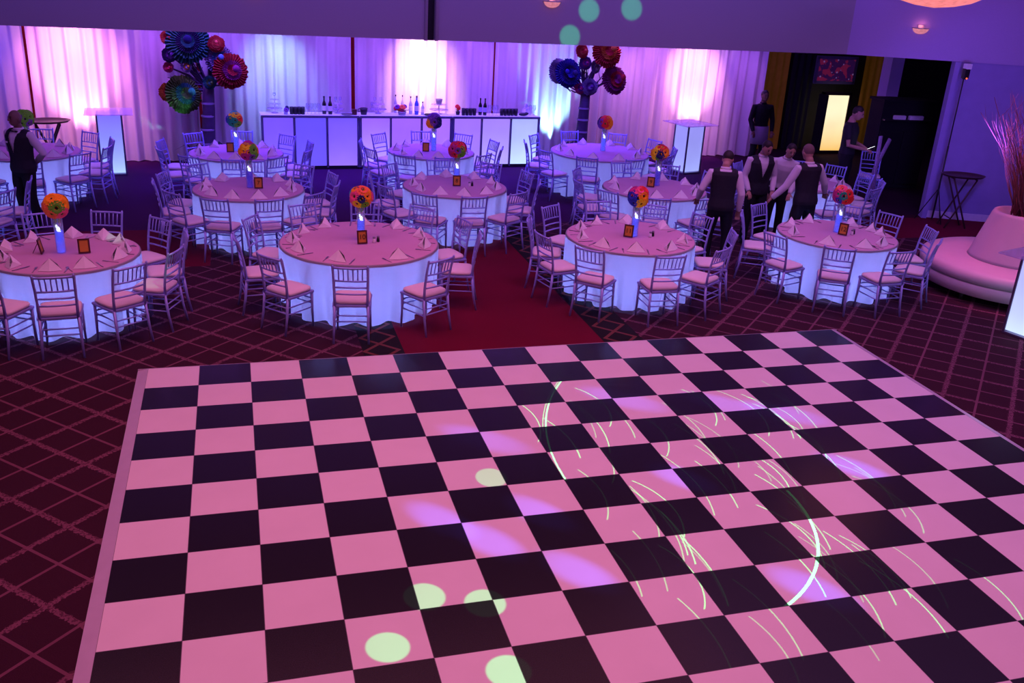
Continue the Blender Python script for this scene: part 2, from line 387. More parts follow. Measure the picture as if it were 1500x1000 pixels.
obj('door', MB().box((-.28,-.26,.65),(.52,.03,1.1),0,0,.01), MT['blackp'], t); obj('door', MB().box((.28,-.26,.65),(.52,.03,1.1),0,0,.01), MT['blackp'], t)
tag(obj('carton', MB().box((0,0,.04),(.26,.08,.08),0,0,.01).box((0,0,.084),(.24,.03,.004)), MT['paper'], None,(14.3,7.53,1.467),-.1),'small white box on the black cabinet shelf, left one','box')
tag(obj('carton', MB().box((0,0,.04),(.32,.08,.08),0,0,.01).box((0,0,.084),(.30,.03,.004)), MT['paper'], None,(14.68,7.5,1.467),-.1),'long white box on the black cabinet shelf, right one','box')
def frame_bars(parent, bars, m, name):
    mb = MB()
    for p, q, r in bars: mb.tube([p,q],r,6)
    return obj(name, mb, m, parent)

# ------------------------------------------------------------------ chairs
def make_chair():
    t = thing('ballroom_chair','silver ballroom chair','chair')
    W = .19
    obj('seat', MB().box((0,0,.43),(.42,.40,.028),0,0,.012), MT['silver'], t)
    cu = MB(); n = 28; vs = []; prof = [(.80,.445),(.97,.452),(1.0,.468),(.97,.485),(.80,.496),(.4,.502)]
    for sc, z in prof:
        for j in range(n):
            q = 2*pi*j/n; e = .35; cx = math.copysign(abs(cos(q))**e, cos(q)); cy = math.copysign(abs(sin(q))**e, sin(q)); vs.append((.205*sc*cx, .195*sc*cy+.005, z))
    fs = [(i*n+j, i*n+(j+1)%n, (i+1)*n+(j+1)%n, (i+1)*n+j) for i in range(len(prof)-1) for j in range(n)]
    fs += [tuple(range(n))[::-1], tuple((len(prof)-1)*n+j for j in range(n))]
    obj('cushion', cu.add(vs,fs,0,True), MT['cushion'], t)
    for sx in (-1,1):
        obj('leg', MB().tube([(sx*.19,.19,0),(sx*.185,.185,.2),(sx*.185,.18,.43)],[.011,.015,.017],8), MT['silver'], t)
        obj('leg', MB().tube([(sx*.195,-.255,0),(sx*.188,-.215,.2),(sx*.183,-.19,.43)],[.012,.015,.017],8), MT['silver'], t)
    bk = MB()
    def bp(z): k = (z-.43)/.49; return -.19-.075*k*k-.01*k
    def bw(z): k = (z-.43)/.49; return .178+.012*k
    for sx in (-1,1):
        bk.tube([(sx*bw(z),bp(z),z) for z in (.42,.55,.67,.80,.905,.925)],[.016,.015,.014,.014,.014,.009],8)
    for z, r in ((.895,.013),(.735,.010),(.655,.010),(.575,.010)):
        w = bw(z); bk.tube([(-w,bp(z),z),(-w*.5,bp(z)-.014,z),(0,bp(z)-.019,z),(w*.5,bp(z)-.014,z),(w,bp(z),z)],r,6)
    obj('backrest', bk, MT['silver'], t)
    for i in range(6):
        x = -.127+.0508*i; k = 1-abs(x)/.19
        obj('spindle', MB().tube([(x,bp(.735)-.017*k,.735),(x*1.01,bp(.82)-.017*k,.82),(x*1.03,bp(.895)-.017*k,.895)],[.0065,.008,.0065],6), MT['silver'], t)
    st = MB()
    for sx in (-1,1):
        for z in (.24,.32): st.tube([(sx*.187,.186,z),(sx*.187,-.21+.0*z,z)],.008,6)
    for z in (.285,.345): st.tube([(-.187,.184,z),(.187,.184,z)],.008,6)
    for z in (.25,.32): st.tube([(-.186,-.205,z),(.186,-.205,z)],.008,6)
    obj('stretcher', st, MT['silver'], t)
    return t
CHAIR = [make_chair(), False]
CAM = Vector((.9985,-9.342,4.0415)); YAW = .296
HOURS = {0:'twelve',1:'one',2:'two',3:'three',4:'four',5:'five',6:'six',7:'seven',8:'eight',9:'nine',10:'ten',11:'eleven'}
def clock(a, c, used):
    # place round the table as the camera sees it, six o'clock nearest the camera
    d = math.atan2(c[1]-CAM.y, c[0]-CAM.x)
    h = ((d-radians(a))/(2*pi)*12) % 12
    k = round(h*2) % 24
    while k in used: k = (k+1) % 24
    used.add(k)
    return (HOURS[(k//2)%12]+" o'clock") if k % 2 == 0 else 'half past '+HOURS[(k//2)%12]
def place_chair(x, y, rz, label, group):
    if not CHAIR[1]:
        c = CHAIR[0]; c.location = (x,y,0); c.rotation_euler = (0,0,rz); tag(c,label,'chair',group); CHAIR[1] = True; return c
    return dup(CHAIR[0], (x,y,0), rz, label, group)

# ------------------------------------------------------------------ tablecloths, napkins, cutlery
def tablecloth_mesh(R, seed):
    rr = random.Random(seed); n = 192; ph = [rr.uniform(0,6) for _ in range(4)]
    rings = []; zt = .765
    for r in (.02,R*.35,R*.7,R*.93,R*.985): rings.append((r,zt,0))
    rings += [(R,zt-.006,0),(R+.004,zt-.02,.02)]
    for k in range(1,9): rings.append((R+.004-.012*k/8, zt-.02-(zt-.045)*k/8, (k/8)**.8))
    vs = []; fs = []
    lob = 13+seed % 4
    for r, z, g in rings:
        for j in range(n):
            q = 2*pi*j/n
            w = sin(lob*q+ph[0]+.6*sin(3*q+ph[3])); o = g*(.046*(w-.55*abs(w))+.014*sin(2*lob*q+ph[1])+.014*sin(5*q+ph[2]))
            zz = z-(g*.010*sin(lob*q+ph[0]) if g >= 1 else 0)
            vs.append(((r+o)*cos(q),(r+o)*sin(q),max(zz,.012)))
    for i in range(len(rings)-1):
        for j in range(n): fs.append((i*n+j,i*n+(j+1)%n,(i+1)*n+(j+1)%n,(i+1)*n+j))
    fs.append(tuple(range(n)))
    mb = MB().add(vs,fs,0,True)
    for i in range(len(mb.m)):
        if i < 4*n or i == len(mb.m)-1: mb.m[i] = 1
    return mb
MT['clothtop'] = pm('table linen top lit pink', (.60,.37,.52), .85, 0, .08, 3, .15)  # cloth is white; pink light on its top is put into the colour
def napkin_mesh():
    mb = MB()
    A = Vector((0,.0,.125)); L = Vector((-.095,.03,.002)); Rr = Vector((.095,.03,.002)); F = Vector((0,-.085,.002)); B = Vector((0,.055,.004))
    ml, mr = (A+L)/2+Vector((-.004,-.022,0)), (A+Rr)/2+Vector((.004,-.022,0))
    mb.add([A,L,F,ml],[(0,3,2),(3,1,2)]); mb.add([A,Rr,F,mr],[(0,2,3),(3,2,1)])
    mb.add([A,L,B,Rr],[(0,2,1),(0,3,2)]); mb.add([L,F,Rr,B],[(0,1,2,3)])
    o = Vector((0,-.010,-.018)); mb.add([A+o*1.2,L*.72+F*.28+o*.2+Vector((0,0,.012)),F*.62+A*.06],[(0,1,2)])
    mb.add([A+o*1.2,Rr*.72+F*.28+o*.2+Vector((0,0,.012)),F*.62+A*.06],[(0,2,1)])
    mb.v = [(x*1.3,y*1.2,z*1.05) for x,y,z in mb.v]
    return mb.mesh('napkin',[MT['napkin']])
def fork_mesh():
    mb = MB().tube([(0,-.09,.004),(0,.0,.004),(0,.03,.006)],[.006,.004,.004],6,flat=.4)
    mb.box((0,.042,.006),(.022,.026,.003))
    for i in range(4): mb.box((-.009+.006*i,.075,.006),(.003,.045,.003))
    return mb.mesh('fork',[MT['steel']])
def knife_mesh():
    mb = MB().tube([(0,-.10,.004),(0,-.01,.004)],[.008,.007],6,flat=.45)
    mb.add([(-.007,-.01,.004),(.007,-.01,.004),(.010,.06,.004),(.004,.105,.004),(-.007,.10,.004),
            (-.007,-.01,.0065),(.007,-.01,.0065),(.010,.06,.0065),(.004,.105,.0065),(-.007,.10,.0065)],
           [(0,1,2,3,4),(5,6,7,8,9),(0,1,6,5),(1,2,7,6),(2,3,8,7),(3,4,9,8),(4,0,5,9)])
    return mb.mesh('knife',[MT['steel']])
ME = {'napkin': napkin_mesh(), 'fork': fork_mesh(), 'knife': knife_mesh()}

# ------------------------------------------------------------------ flowers
COLS = {'orange': (.85,.22,.01), 'red': (.70,.02,.03), 'yellow': (.85,.45,.02), 'pink': (.80,.06,.22), 'magenta': (.45,.02,.22), 'green': (.13,.28,.03),
        'blue': (.03,.03,.45), 'navy': (.02,.015,.12), 'teal': (.02,.22,.20), 'lilac': (.45,.35,.6), 'purple': (.16,.03,.30), 'coral': (.85,.12,.07), 'white': (.75,.72,.75), 'sky': (.12,.32,.55)}
TFM = {k: pm(k+' tissue paper', tuple(x*.42+.012 for x in v), .8, 0, .45, 9, .1) for k, v in COLS.items()}
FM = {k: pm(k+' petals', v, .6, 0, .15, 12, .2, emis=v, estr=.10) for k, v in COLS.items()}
MT['eyeb'] = pm('dark flower centre', (.02,.012,.01), .8); MT['eyeg'] = pm('green flower centre', (.06,.10,.01), .8)
def bloom_mesh(col, eye='eyeb', r=.066):
    mb = MB()
    for layer, (n, rr, up, ph) in enumerate(((15,r,.012,0),(12,r*.74,.024,.13))):
        for i in range(n):
            a = 2*pi*i/n+ph; M = Matrix.Rotation(a,3,'Z'); w = rr*.235
            pts = [(.012,-w*.4,.0),(.012,w*.4,0),(rr*.6,w,up),(rr*.95,w*.55,up*.8),(rr,0,up*.55),(rr*.95,-w*.55,up*.8),(rr*.6,-w,up),(rr*.55,0,up*1.25)]
            pts = [(p[0],p[1],p[2]+layer*.006) for p in pts]
            mb.add([M@Vector(p) for p in pts],[(0,1,7),(1,2,7),(2,3,7),(3,4,7),(4,5,7),(5,6,7),(6,0,7)],0,True)
    mb.ell((0,0,.012),(r*.20,r*.20,.012),10,6,1)
    mb.lathe([(.006,-.05),(.02,-.004),(r*.4,.004)],8,m=2)
    return mb.mesh('bloom',[FM[col],MT[eye],FM['green']])
BM = {k: bloom_mesh(k, 'eyeg' if k in ('pink','coral','red') else 'eyeb') for k in COLS}
def vase_meshes():
    g = MB().lathe([(.047,0),(.05,.01),(.05,.42),(.046,.42),(.046,.012),(.02,.010)],20,closed=False)
    w1 = MB().lathe([(.044,.012),(.044,.25)],16); w2 = MB().lathe([(.044,.252),(.044,.385)],16); 
    led = MB().ell((0,-.02,.275),(.020,.018,.030),10,8).ell((.014,-.025,.245),(.014,.012,.014),8,6).ell((-.016,-.02,.31),(.012,.012,.02),8,6)
    stem = MB()
    for i in range(6): a = i*1.05; stem.tube([(.02*cos(a),.02*sin(a),.35),(.035*cos(a),.035*sin(a),.44)],.005,5)
    return {'vase': g.mesh('vase',[MT['glass']]), 'water': w1.mesh('water',[MT['water']]), 'waterd': w1.mesh('water',[MT['waterd']]), 'water2': w2.mesh('water',[MT['waterd']]),
            'led': led.mesh('led_light',[MT['led']]), 'stem': stem.mesh('stems',[FM['green']])}
VM = vase_meshes()
def centrepiece(loc, blooms, label, dark=False, vis=True, gl='flower centrepieces on the round tables'):
    t = thing('flower_centrepiece', label, 'centrepiece', loc, 0, gl)
    link('vase', VM['vase'], t); link('water', VM['waterd' if dark else 'water'], t); link('led_light', VM['led'], t); link('stems', VM['stem'], t)
    rr = random.Random(len(label)*7+int(loc[0]*10)); c = Vector((0,0,.535))
    d0 = (Vector((CAM.x,CAM.y,CAM.z))-Vector(loc)).normalized(); az = math.atan2(d0.y,d0.x)
    spots = [(.05,.05),(.72,.30),(-.68,.24),(1.45,.1),(-1.4,.05),(.40,.95),(-.42,.88),(.5,-.55),(-.45,-.52),(2.2,.45),(-2.2,.45),(3.1,.1),(1.3,.9),(-1.25,.95),(0,1.5),(1.2,-.5),(-1.2,-.5)]
    for i, (da, el) in enumerate(spots):
        d = Vector((cos(az+da)*cos(el), sin(az+da)*cos(el), sin(el)))
        o = link('bloom', BM[blooms[i % len(blooms)]], t)
        o.rotation_mode = 'QUATERNION'; o.rotation_quaternion = d.to_track_quat('Z','Y')
        o.location = c+d*.098*(1+.14*rr.uniform(-1,1)); s = rr.uniform(1.05,1.35); o.scale = (s,s,s)
    return t

# ------------------------------------------------------------------ round tables
def text_mesh(s, size):
    cu = bpy.data.curves.new('numerals','FONT'); cu.body = s; cu.size = size; cu.extrude = .001; cu.align_x = 'CENTER'; cu.align_y = 'CENTER'
    o = bpy.data.objects.new('tmp',cu); COL.objects.link(o)
    dg = bpy.context.evaluated_depsgraph_get(); me = bpy.data.meshes.new_from_object(o.evaluated_get(dg))
    bpy.data.objects.remove(o); me.materials.clear(); me.materials.append(MT['ink']); return me
def number_frame(loc, rz, num, label, tilt=.18):
    t = thing('table_number', label, 'table number', loc, rz, 'gold table number cards')
    fr = MB(); w, h, b = .125, .165, .018
    def pt(x, z): return Vector((x, sin(tilt)*z, cos(tilt)*z+.003))
    def bar(x0,x1,z0,z1,mb,th=.014,off=0.0):
        vs = []
        for d in (-th/2+off, th/2+off):
            for x, z in ((x0,z0),(x1,z0),(x1,z1),(x0,z1)): p = pt(x,z); vs.append((p.x,p.y+d*cos(tilt),p.z-d*sin(tilt)+.004))
        mb.add(vs,[(0,1,2,3),(4,5,6,7),(0,1,5,4),(1,2,6,5),(2,3,7,6),(3,0,4,7)])
    bar(-w/2,w/2,0,b,fr); bar(-w/2,w/2,h-b,h,fr); bar(-w/2,-w/2+b,b,h-b,fr); bar(w/2-b,w/2,b,h-b,fr)
    obj('frame', fr, MT['frame'], t)
    cd = MB(); bar(-w/2+b,w/2-b,b,h-b,cd,.006); obj('card', cd, MT['gold'], t)
    es = MB().tube([pt(0,h*.8)+Vector((0,.01,0)),(0,.10,.004)],.004,5); obj('easel_strut', es, MT['frame'], t)
    if num:
        o = link('numerals', text_mesh(num,.085), t); p = pt(0,h/2); o.location = (p.x,p.y-.008,p.z+.004); o.rotation_euler = (pi/2-tilt,0,0)
    return t
def shaker(loc, label, col, nm):
    t = thing(nm, label, 'shaker', loc, 0, 'salt and pepper shakers')
    obj('body', MB().lathe([(.019,0),(.021,.01),(.016,.055)],14), col, t)
    obj('cap', MB().lathe([(.017,.055),(.018,.066),(.012,.076)],14), MT['steel'], t)
TOPZ = .766
LIGHTS = []
def table(key, name, c, R, ang, napkins=True, cutlery=False, nap_ang=None, seed=1, dist=None, skip=(), energy=22):
    x, y = c
    t = thing('banquet_table', 'round banquet table under its cloth, '+name, 'table', (x,y,0), 0, 'round banquet tables')
    obj('tabletop', MB().lathe([(R-.03,.725),(R-.012,.73),(R-.012,.752),(R-.03,.756)],48), MT['wood'], t)
    for k in range(4):
        a = pi/4+k*pi/2; obj('leg', MB().tube([(cos(a)*R*.62,sin(a)*R*.62,0),(cos(a)*R*.60,sin(a)*R*.60,.725)],.016,6), MT['metal'], t)
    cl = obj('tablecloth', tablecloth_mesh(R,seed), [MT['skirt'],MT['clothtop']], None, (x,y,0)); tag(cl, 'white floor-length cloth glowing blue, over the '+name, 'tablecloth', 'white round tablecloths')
    d = bpy.data.lights.new('table uplight','POINT'); d.energy = energy*1.65; d.color = (.27,.31,1); d.shadow_soft_size = .12
    lo = link('table_uplight', d, None, (x,y,.30)); LIGHTS.append(lo)
    used = set()
    for i, a in enumerate(ang):
        w = clock(a,c,used)
        if i in skip: continue
        q = radians(a); dd = (dist or R+.24)
        px, py = x+cos(q)*dd, y+sin(q)*dd
        place_chair(px,py,q+pi/2,"silver ballroom chair, %s place of the %s" % (w,name),'chairs round the banquet tables')
    used = set(); na = nap_ang or ang
    for i, a in enumerate(na):
        w = clock(a,c,used); q = radians(a); rr = R-.155
        j = random.Random(seed*50+i)
        o = link('napkin', ME['napkin'], None, (x+cos(q)*rr,y+sin(q)*rr,TOPZ+.001), q+pi/2+pi+j.uniform(-.5,.5)); tag(o, 'white peaked napkin, %s place of the %s' % (w,name),'napkin','napkins on the banquet tables')
        if cutlery:
            for kind, s in (('fork',-1),('knife',1)):
                q2 = q+s*.155/rr
                o = link(kind, ME[kind], None, (x+cos(q2)*(rr+.02),y+sin(q2)*(rr+.02),TOPZ+.0), q+pi/2); tag(o,'steel %s by a napkin, %s place of the %s' % (kind,w,name),kind,kind+'s on the front tables')

def face(loc):  # rotation that turns local -Y to the camera
    return math.atan2(CAM.y-loc[1], CAM.x-loc[0])+pi/2
T = {
 'T1': ((-.94,1.73),.80,'orange flowered front left table'),
 'T2': ((2.38,1.87),.97,'big sunflower table in front'),
 'T3': ((5.96,1.81),.86,'blue flowered front table'),
 'T4': ((9.04,1.67),.82,'front right table'),
 'E': ((1.12,4.80),.80,'left middle row table'),
 'F': ((4.24,4.85),.815,'centre middle row table'),
 'G': ((7.52,4.56),.85,'right middle row table'),
 'H': ((.97,7.52),.79,'table before the left flower tree'),
 'I': ((4.42,7.66),.79,'table right before the bar'),
 'J': ((7.72,7.62),.95,'table before the right flower tree'),
 'K': ((-2.32,7.6),.80,'table behind the lone waiter'),
 'L': ((10.55,4.90),.78,'table behind the waiter group'),
 'M': ((-3.12,4.80),.80,'table cut by the left edge'),
}
def tb(k, ang, **kw): table(k, T[k][2], T[k][0], T[k][1], ang, **kw)
tb('T1',[242,274,307,338,8,42,76,110,144,176,209],nap_ang=[1,29,56,90,130,166,196,225,266,296,336],cutlery=True,seed=1,energy=26)
tb('T2',[346,301,259,221,187,150,114,80,48,16],nap_ang=[13,47,80,116,144,173,203,246,296,340],cutlery=True,seed=2,energy=38)
tb('T3',[160,193,226,268,304,343,20,54,88,124],nap_ang=[29,72,110,143,182,218,253,294,330],cutlery=True,seed=3,energy=30)
tb('T4',[150,199,237,272,312,345,22,50,116],nap_ang=[10,39,94,133,174,226,268,299,352],cutlery=True,seed=4,energy=28)
tb('E',[159,187,218,249,281,312,343,15,48,86,125],seed=5)
tb('F',[172,206,238,270,303,338,14,50,90,132],seed=6)
tb('G',[182,214,248,282,314,346,20,56,92,142],seed=7)
tb('H',[165,200,235,268,300,335,10,45,85,125],seed=8)
tb('I',[168,203,238,270,304,338,12,50,88,130],seed=9)
tb('J',[170,205,240,275,310,345,20,55,95,135],seed=10)
tb('K',[200,245,280,315,345,15,50,90],seed=11,nap_ang=[245,280,315,345,15,50,90,130])
tb('L',[160,262,298,332,3,33,62,95,128],seed=12)
tb('M',[255,295,330,2,95],seed=13,nap_ang=[295,330,0,35])

def cp(k, bl, lab, off=(0,0), dark=False):
    c = T[k][0]; return centrepiece((c[0]+off[0],c[1]+off[1],TOPZ), bl, lab, dark)
cp('T1',['green','orange','coral','orange','coral','orange','orange','pink','coral','orange','orange','coral','orange','orange'],'orange and coral gerberas with a green bloom in a blue-lit vase, front left table',(-.03,.0))
cp('T2',['navy','orange','pink','pink','sky','coral','yellow','green','yellow','coral','sky','blue','orange','orange'],'mixed bouquet with golden sunflower in a blue-lit vase, second front table from left',(.03,.1))
cp('T3',['blue','orange','blue','orange','navy','pink','pink','yellow','blue','orange','navy','pink','red','magenta'],'blue and orange bouquet in a blue-lit vase, third front table from left',(.05,.0))
cp('T4',['teal','red','magenta','coral','magenta','coral','pink','red','blue','blue','magenta','blue','lilac','coral'],'red and teal bouquet in a blue-lit vase, front right table',(.06,.1))
cp('E',['magenta','green','orange','orange','orange','orange','yellow','purple','magenta','orange','green','red','green','orange'],'rusty orange and green bouquet in a dark blue vase, left middle-row table',(.02,.05),True)
cp('F',['purple','green','magenta','red','red','red','magenta','green','red','magenta','red','purple','pink','red'],'crimson bouquet with a green bloom in a lit vase, centre middle-row table',(.06,.15))
cp('G',['navy','orange','yellow','coral','orange','red','yellow','purple','green','pink','yellow','red','coral','orange'],'yellow and red bouquet with dark middle in a vase, right middle-row table',(.12,.18),True)
cp('H',['teal','red','teal','red','blue','yellow','orange','green','teal','red','blue','green','orange','yellow'],'rainbow bouquet in a slim lit vase before the left flower tree',(.0,.15))
cp('I',['purple','navy','orange','navy','orange','purple','purple','navy','orange','purple','magenta','navy','purple','purple'],'purple bouquet with an orange bloom in a lit vase before the bar',(.05,.05))
cp('J',['red','orange','purple','orange','navy','red','red','orange','purple','red','navy','red','orange','red'],'red bouquet in a lit vase before the right flower tree',(.1,.1))
cp('K',['green','green','purple','green','green','green','green','purple','green','green','green','green','green','green'],'green bouquet showing behind the lone waiter',(.02,.0),True)

def nf(k, off, num, lab, dr=0):
    c = T[k][0]; p = (c[0]+off[0],c[1]+off[1],TOPZ+.001); return number_frame(p, face(p)+dr, num, lab)
nf('T1',(.22,-.08),'','dark red framed card beside the orange-flowered vase, front left table')
nf('T1',(-.22,-.02),'','dark framed card seen edge-on left of the orange-flowered vase',1.35)
nf('T2',(.02,-.12),'10','table number 10 in a dark frame before the sunflower vase',.25)
nf('T3',(-.06,-.06),'11','gold table number 11 in a frame, third front table',-.2)
nf('T4',(.03,-.08),'12','gold table number 12 in a frame, front right table',-.2)
nf('E',(.14,-.05),'7','gold table number card beside the dark blue vase, left middle-row table')
nf('F',(.02,-.05),'8','gold table number card, centre middle-row table',.1)
nf('G',(-.05,.05),'9','dark framed gold table number, right middle-row table',-.1)
nf('H',(-.10,-.02),'','dark framed card beside the rainbow bouquet vase')
nf('I',(-.12,-.08),'','dark red framed card left of the purple bouquet vase')
for k, dx in (('T2',.17),('T3',.26),('T4',.20),('F',.22)):
    c = T[k][0]
    shaker((c[0]+dx,c[1]-.06,TOPZ+.001),'small pale salt shaker near the vase on the '+T[k][2],MT['paper'],'salt_shaker')
    shaker((c[0]+dx+.055,c[1]-.02,TOPZ+.001),'small dark pepper shaker near the vase on the '+T[k][2],MT['blackp'],'pepper_shaker')

place_chair(13.25,6.75,2.6,'lone silver chair in the dark lobby opening left of the right wall','chairs in the lobby')

# ------------------------------------------------------------------ bar
PAN = [glow_panel('bar panel violet', (.19,.09,1), (.23,.13,1), .95, 1.0, 1.0), glow_panel('bar panel blue', (.13,.08,1), (.15,.10,1), .98, 1.0, 1.0),
       glow_panel('bar panel rose foot', (.17,.09,1), (.36,.20,1), 1.0, 1.05, 1.0), glow_panel('bar panel lilac', (.33,.13,1), (.52,.40,1), 1.0, 1.25, 1.0),
       glow_panel('bar panel pink', (.36,.13,1), (.33,.14,1), 1.0, 1.0, 1.0), glow_panel('bar panel rose', (.40,.15,1), (.37,.19,1), 1.0, 1.05, 1.0),
       glow_panel('bar panel mauve', (.36,.17,1), (.36,.24,1), 1.0, 1.05, 1.0), glow_panel('bar panel pale', (.38,.23,1), (.45,.42,1), 1.0, 1.15, 1.0),
       glow_panel('bar panel ice', (.40,.44,1), (.56,.80,1), 1.0, 1.25, 1.0)]
B0, B1 = Vector((1.45,9.72)), Vector((7.20,9.92)); bd = (B1-B0)/9; brz = math.atan2(bd.y,bd.x); wseg = bd.length
for u, nm in enumerate(('left','middle','right')):
    p = B0+bd*(3*u)
    t = thing('light_bar', 'glowing translucent bar counter, %s third of the row before the drapes' % nm, 'bar counter', (p.x,p.y,0), brz, 'glowing bar counters')
    for k in range(3):
        obj('front_panel', MB().box((wseg*(k+.5),.0,.545),(wseg-.05,.03,.95),0,0,.004), PAN[3*u+k], t)
    for k in range(4):
        w = .035 if 0 < k < 3 else .045
        obj('post', MB().box((wseg*k+(.025 if k == 0 else -.025 if k == 3 else 0),-.012,.535),(w,.05,1.01),0,0,.006), MT['post'], t)
    obj('back_panel', MB().box((wseg*1.5,.42,.53),(wseg*3-.06,.03,.95)), MT['post'], t)
    obj('counter_top', MB().box((wseg*1.5,.20,1.052),(wseg*3-.012,.48,.022),0,0,.008), MT['bartop'], t)
    obj('edge_rail', MB().box((wseg*1.5,-.045,1.045),(wseg*3-.012,.02,.045)), MT['post'], t)
    obj('plinth', MB().box((wseg*1.5,.20,.035),(wseg*3-.02,.44,.07)), MT['blackp'], t)
BZ = 1.064
def bx(px, off=.2): k = (px-385)/400.0; p = B0+(B1-B0)*k; return (p.x, p.y+off, BZ)
def bottle_mesh(mat, h=.31, r=.037, label=True, nm='bottle'):
    t = MB().lathe([(r*.95,0),(r,.012),(r,h*.58),(r*.7,h*.68),(r*.36,h*.76),(r*.34,h*.96),(r*.42,h*.965),(r*.42,h)],16)
    return t
MT['wineg'] = pm('dark wine glass bottle', (.008,.012,.012), .15, 0, .2, 8, .6); MT['bluebot'] = pm('blue liquor glass', (.03,.05,.35), .15, 0, .1, 8, .6, emis=(.05,.08,.9), estr=.12)
MT['clearbot'] = pm('pale liquor glass', (.45,.45,.65), .15, 0, .1, 8, .6)
def bottle(px, mat, h, r, lab, lab_mat, off=.2):
    t = thing('bottle', lab, 'bottle', bx(px,off), 0, 'bottles on the bar')
    obj('glass_body', bottle_mesh(mat,h,r), mat, t)
    obj('paper_label', MB().lathe([(r+.001,h*.2),(r+.001,h*.48)],16,closed=False), lab_mat, t)
    obj('stopper', MB().lathe([(r*.45,h*.93),(r*.45,h*1.02)],10), MT['blackp'], t)
bottle(471.5,MT['wineg'],.34,.040,'dark wine bottle, left of the pair on the left third of the bar',MT['paper'])
bottle(479.5,MT['wineg'],.34,.040,'dark wine bottle, right of the pair on the left third of the bar',MT['paper'],.16)
bottle(696.5,MT['wineg'],.34,.038,'dark wine bottle, left of the pair on the right third of the bar',MT['clearbot'])
bottle(703,MT['wineg'],.34,.038,'dark wine bottle, right of the pair on the right third of the bar',MT['clearbot'],.16)
bottle(574,MT['clearbot'],.36,.030,'slim clear bottle behind the red flowers on the bar, leftmost',MT['paper'],.40)
bottle(584,MT['clearbot'],.35,.028,'slim clear bottle behind the red flowers on the bar, rightmost',MT['paper'],.42)
bottle(594,MT['clearbot'],.35,.034,'slim pale bottle just right of the red bar flowers',MT['paper'],.25)
bottle(602,MT['bluebot'],.37,.042,'blue liquor bottle, tallest beside the red bar flowers',MT['clearbot'],.2)
bottle(610.5,MT['clearbot'],.26,.034,'short clear bottle right of the blue liquor bottle',MT['paper'],.18)
mug = MB().lathe([(.030,0),(.034,.008),(.036,.10),(.031,.10),(.028,.012)],14,closed=True).mesh('cup',[MT['blackp']])
def cups(pxs, where, off=.12):
    words = ['leftmost','second','third','fourth','fifth','sixth']
    for i, px in enumerate(pxs):
        o = link('cup', mug, None, bx(px,off)); o.scale = (1.1,1.1,1.45)
        tag(o, 'black cup, %s from the left in the row %s' % (words[i],where) if i else 'black cup, leftmost in the row '+where, 'cup', 'black cups on the bar')
cups([427,432,437,442],'beside the small potted flower')
cups([670,675.5,681,686.5],'left of the right-hand wine bottles')
cups([728,733.5,739,744.5,750],'near the right end of the bar')
gl = MB().lathe([(.032,0),(.032,.004),(.005,.010),(.005,.085),(.020,.10),(.036,.14),(.036,.18),(.030,.215)],14,closed=False).mesh('wine_glass',[MT['glass']])
def glasses(pxs, where, off=.2, z=0, wd=('leftmost','second','third','fourth','fifth','sixth')):
    for i, px in enumerate(pxs):
        p = bx(px,off); o = link('wine_glass', gl, None, (p[0],p[1],p[2]+z)); tag(o, 'clear stemmed glass, %s of those %s' % (wd[i],where),'glass','stemmed glasses on the bar')
glasses([448.5,453.5,458.5,463.5],'left of the dark wine bottle pair',.14)
glasses([709.5,715,720.5],'right of the right-hand wine bottles',.14)
glasses([768,774,780],'at the right end of the bar',.2)
def tier(px, lab, n, r, step, topping=None):
    p = bx(px,.3); t = thing('tiered_stand', lab, 'stand', p, 0, 'tiered glass stands on the bar')
    for k in range(n):
        rr = r*(1-.22*k); obj('tier_plate', MB().lathe([(rr*.3,.075+step*k),(rr,.085+step*k),(rr,.092+step*k),(.01,.090+step*k)],24), MT['gtop'], t)
    obj('column', MB().lathe([(.07,0),(.07,.008),(.012,.02),(.012,step*(n-1)+.08)],12), MT['metal'], t)
    return p
p = tier(405,'three-tier glass stand at the left end of the bar',3,.15,.085)
p2 = tier(491,'two-tier glass stand right of the left wine bottles',2,.13,.10)
p3 = tier(548,'wide glass stand with stemware left of the red bar flowers',2,.17,.10)
p4 = tier(636,'white tiered stand before the bright pink drape',2,.20,.105)
for i, (pp, zz, dx) in enumerate(((p,.265,0),(p2,.195,-.04),(p2,.195,.05),(p3,.195,-.07),(p3,.195,.05),(p3,.10,-.13))):
    o = link('wine_glass', gl, None, (pp[0]+dx,pp[1],pp[2]+zz)); o.scale = (.8,.8,.6)
    tag(o,'small clear glass on the '+('top of the left-end three-tier stand','two-tier stand, left one','two-tier stand, right one','wide stand, upper left','wide stand, upper right','wide stand, lower left')[i],'glass','glasses on the tiered stands')
t = thing('ice_bucket','small grey bucket on top of the white tiered stand','bucket',(p4[0],p4[1],p4[2]+.199))
obj('bucket_body', MB().lathe([(.055,0),(.075,.10),(.07,.10),(.05,.01)],18), MT['steel'], t); obj('rim', MB().lathe([(.076,.095),(.079,.10),(.076,.105)],18,closed=False), MT['steel'], t)
t = thing('black_bucket','black bucket with handles just left of the middle of the bar','bucket',bx(526,.15))
obj('bucket_body', MB().lathe([(.06,0),(.08,.13),(.072,.13),(.055,.01)],18), MT['blackp'], t); obj('handle', MB().tube([(-.08,0,.12),(-.12,0,.10),(-.11,0,.06),(-.075,0,.06)],.008,6), MT['blackp'], t)
tag(obj('amber_box', MB().box((0,0,.05),(.09,.09,.10),0,0,.006).box((0,0,.104),(.094,.094,.012),0,0,.004), MT['frame'], None, bx(512.5,.10)),'small reddish box beside the black bucket on the bar','box')
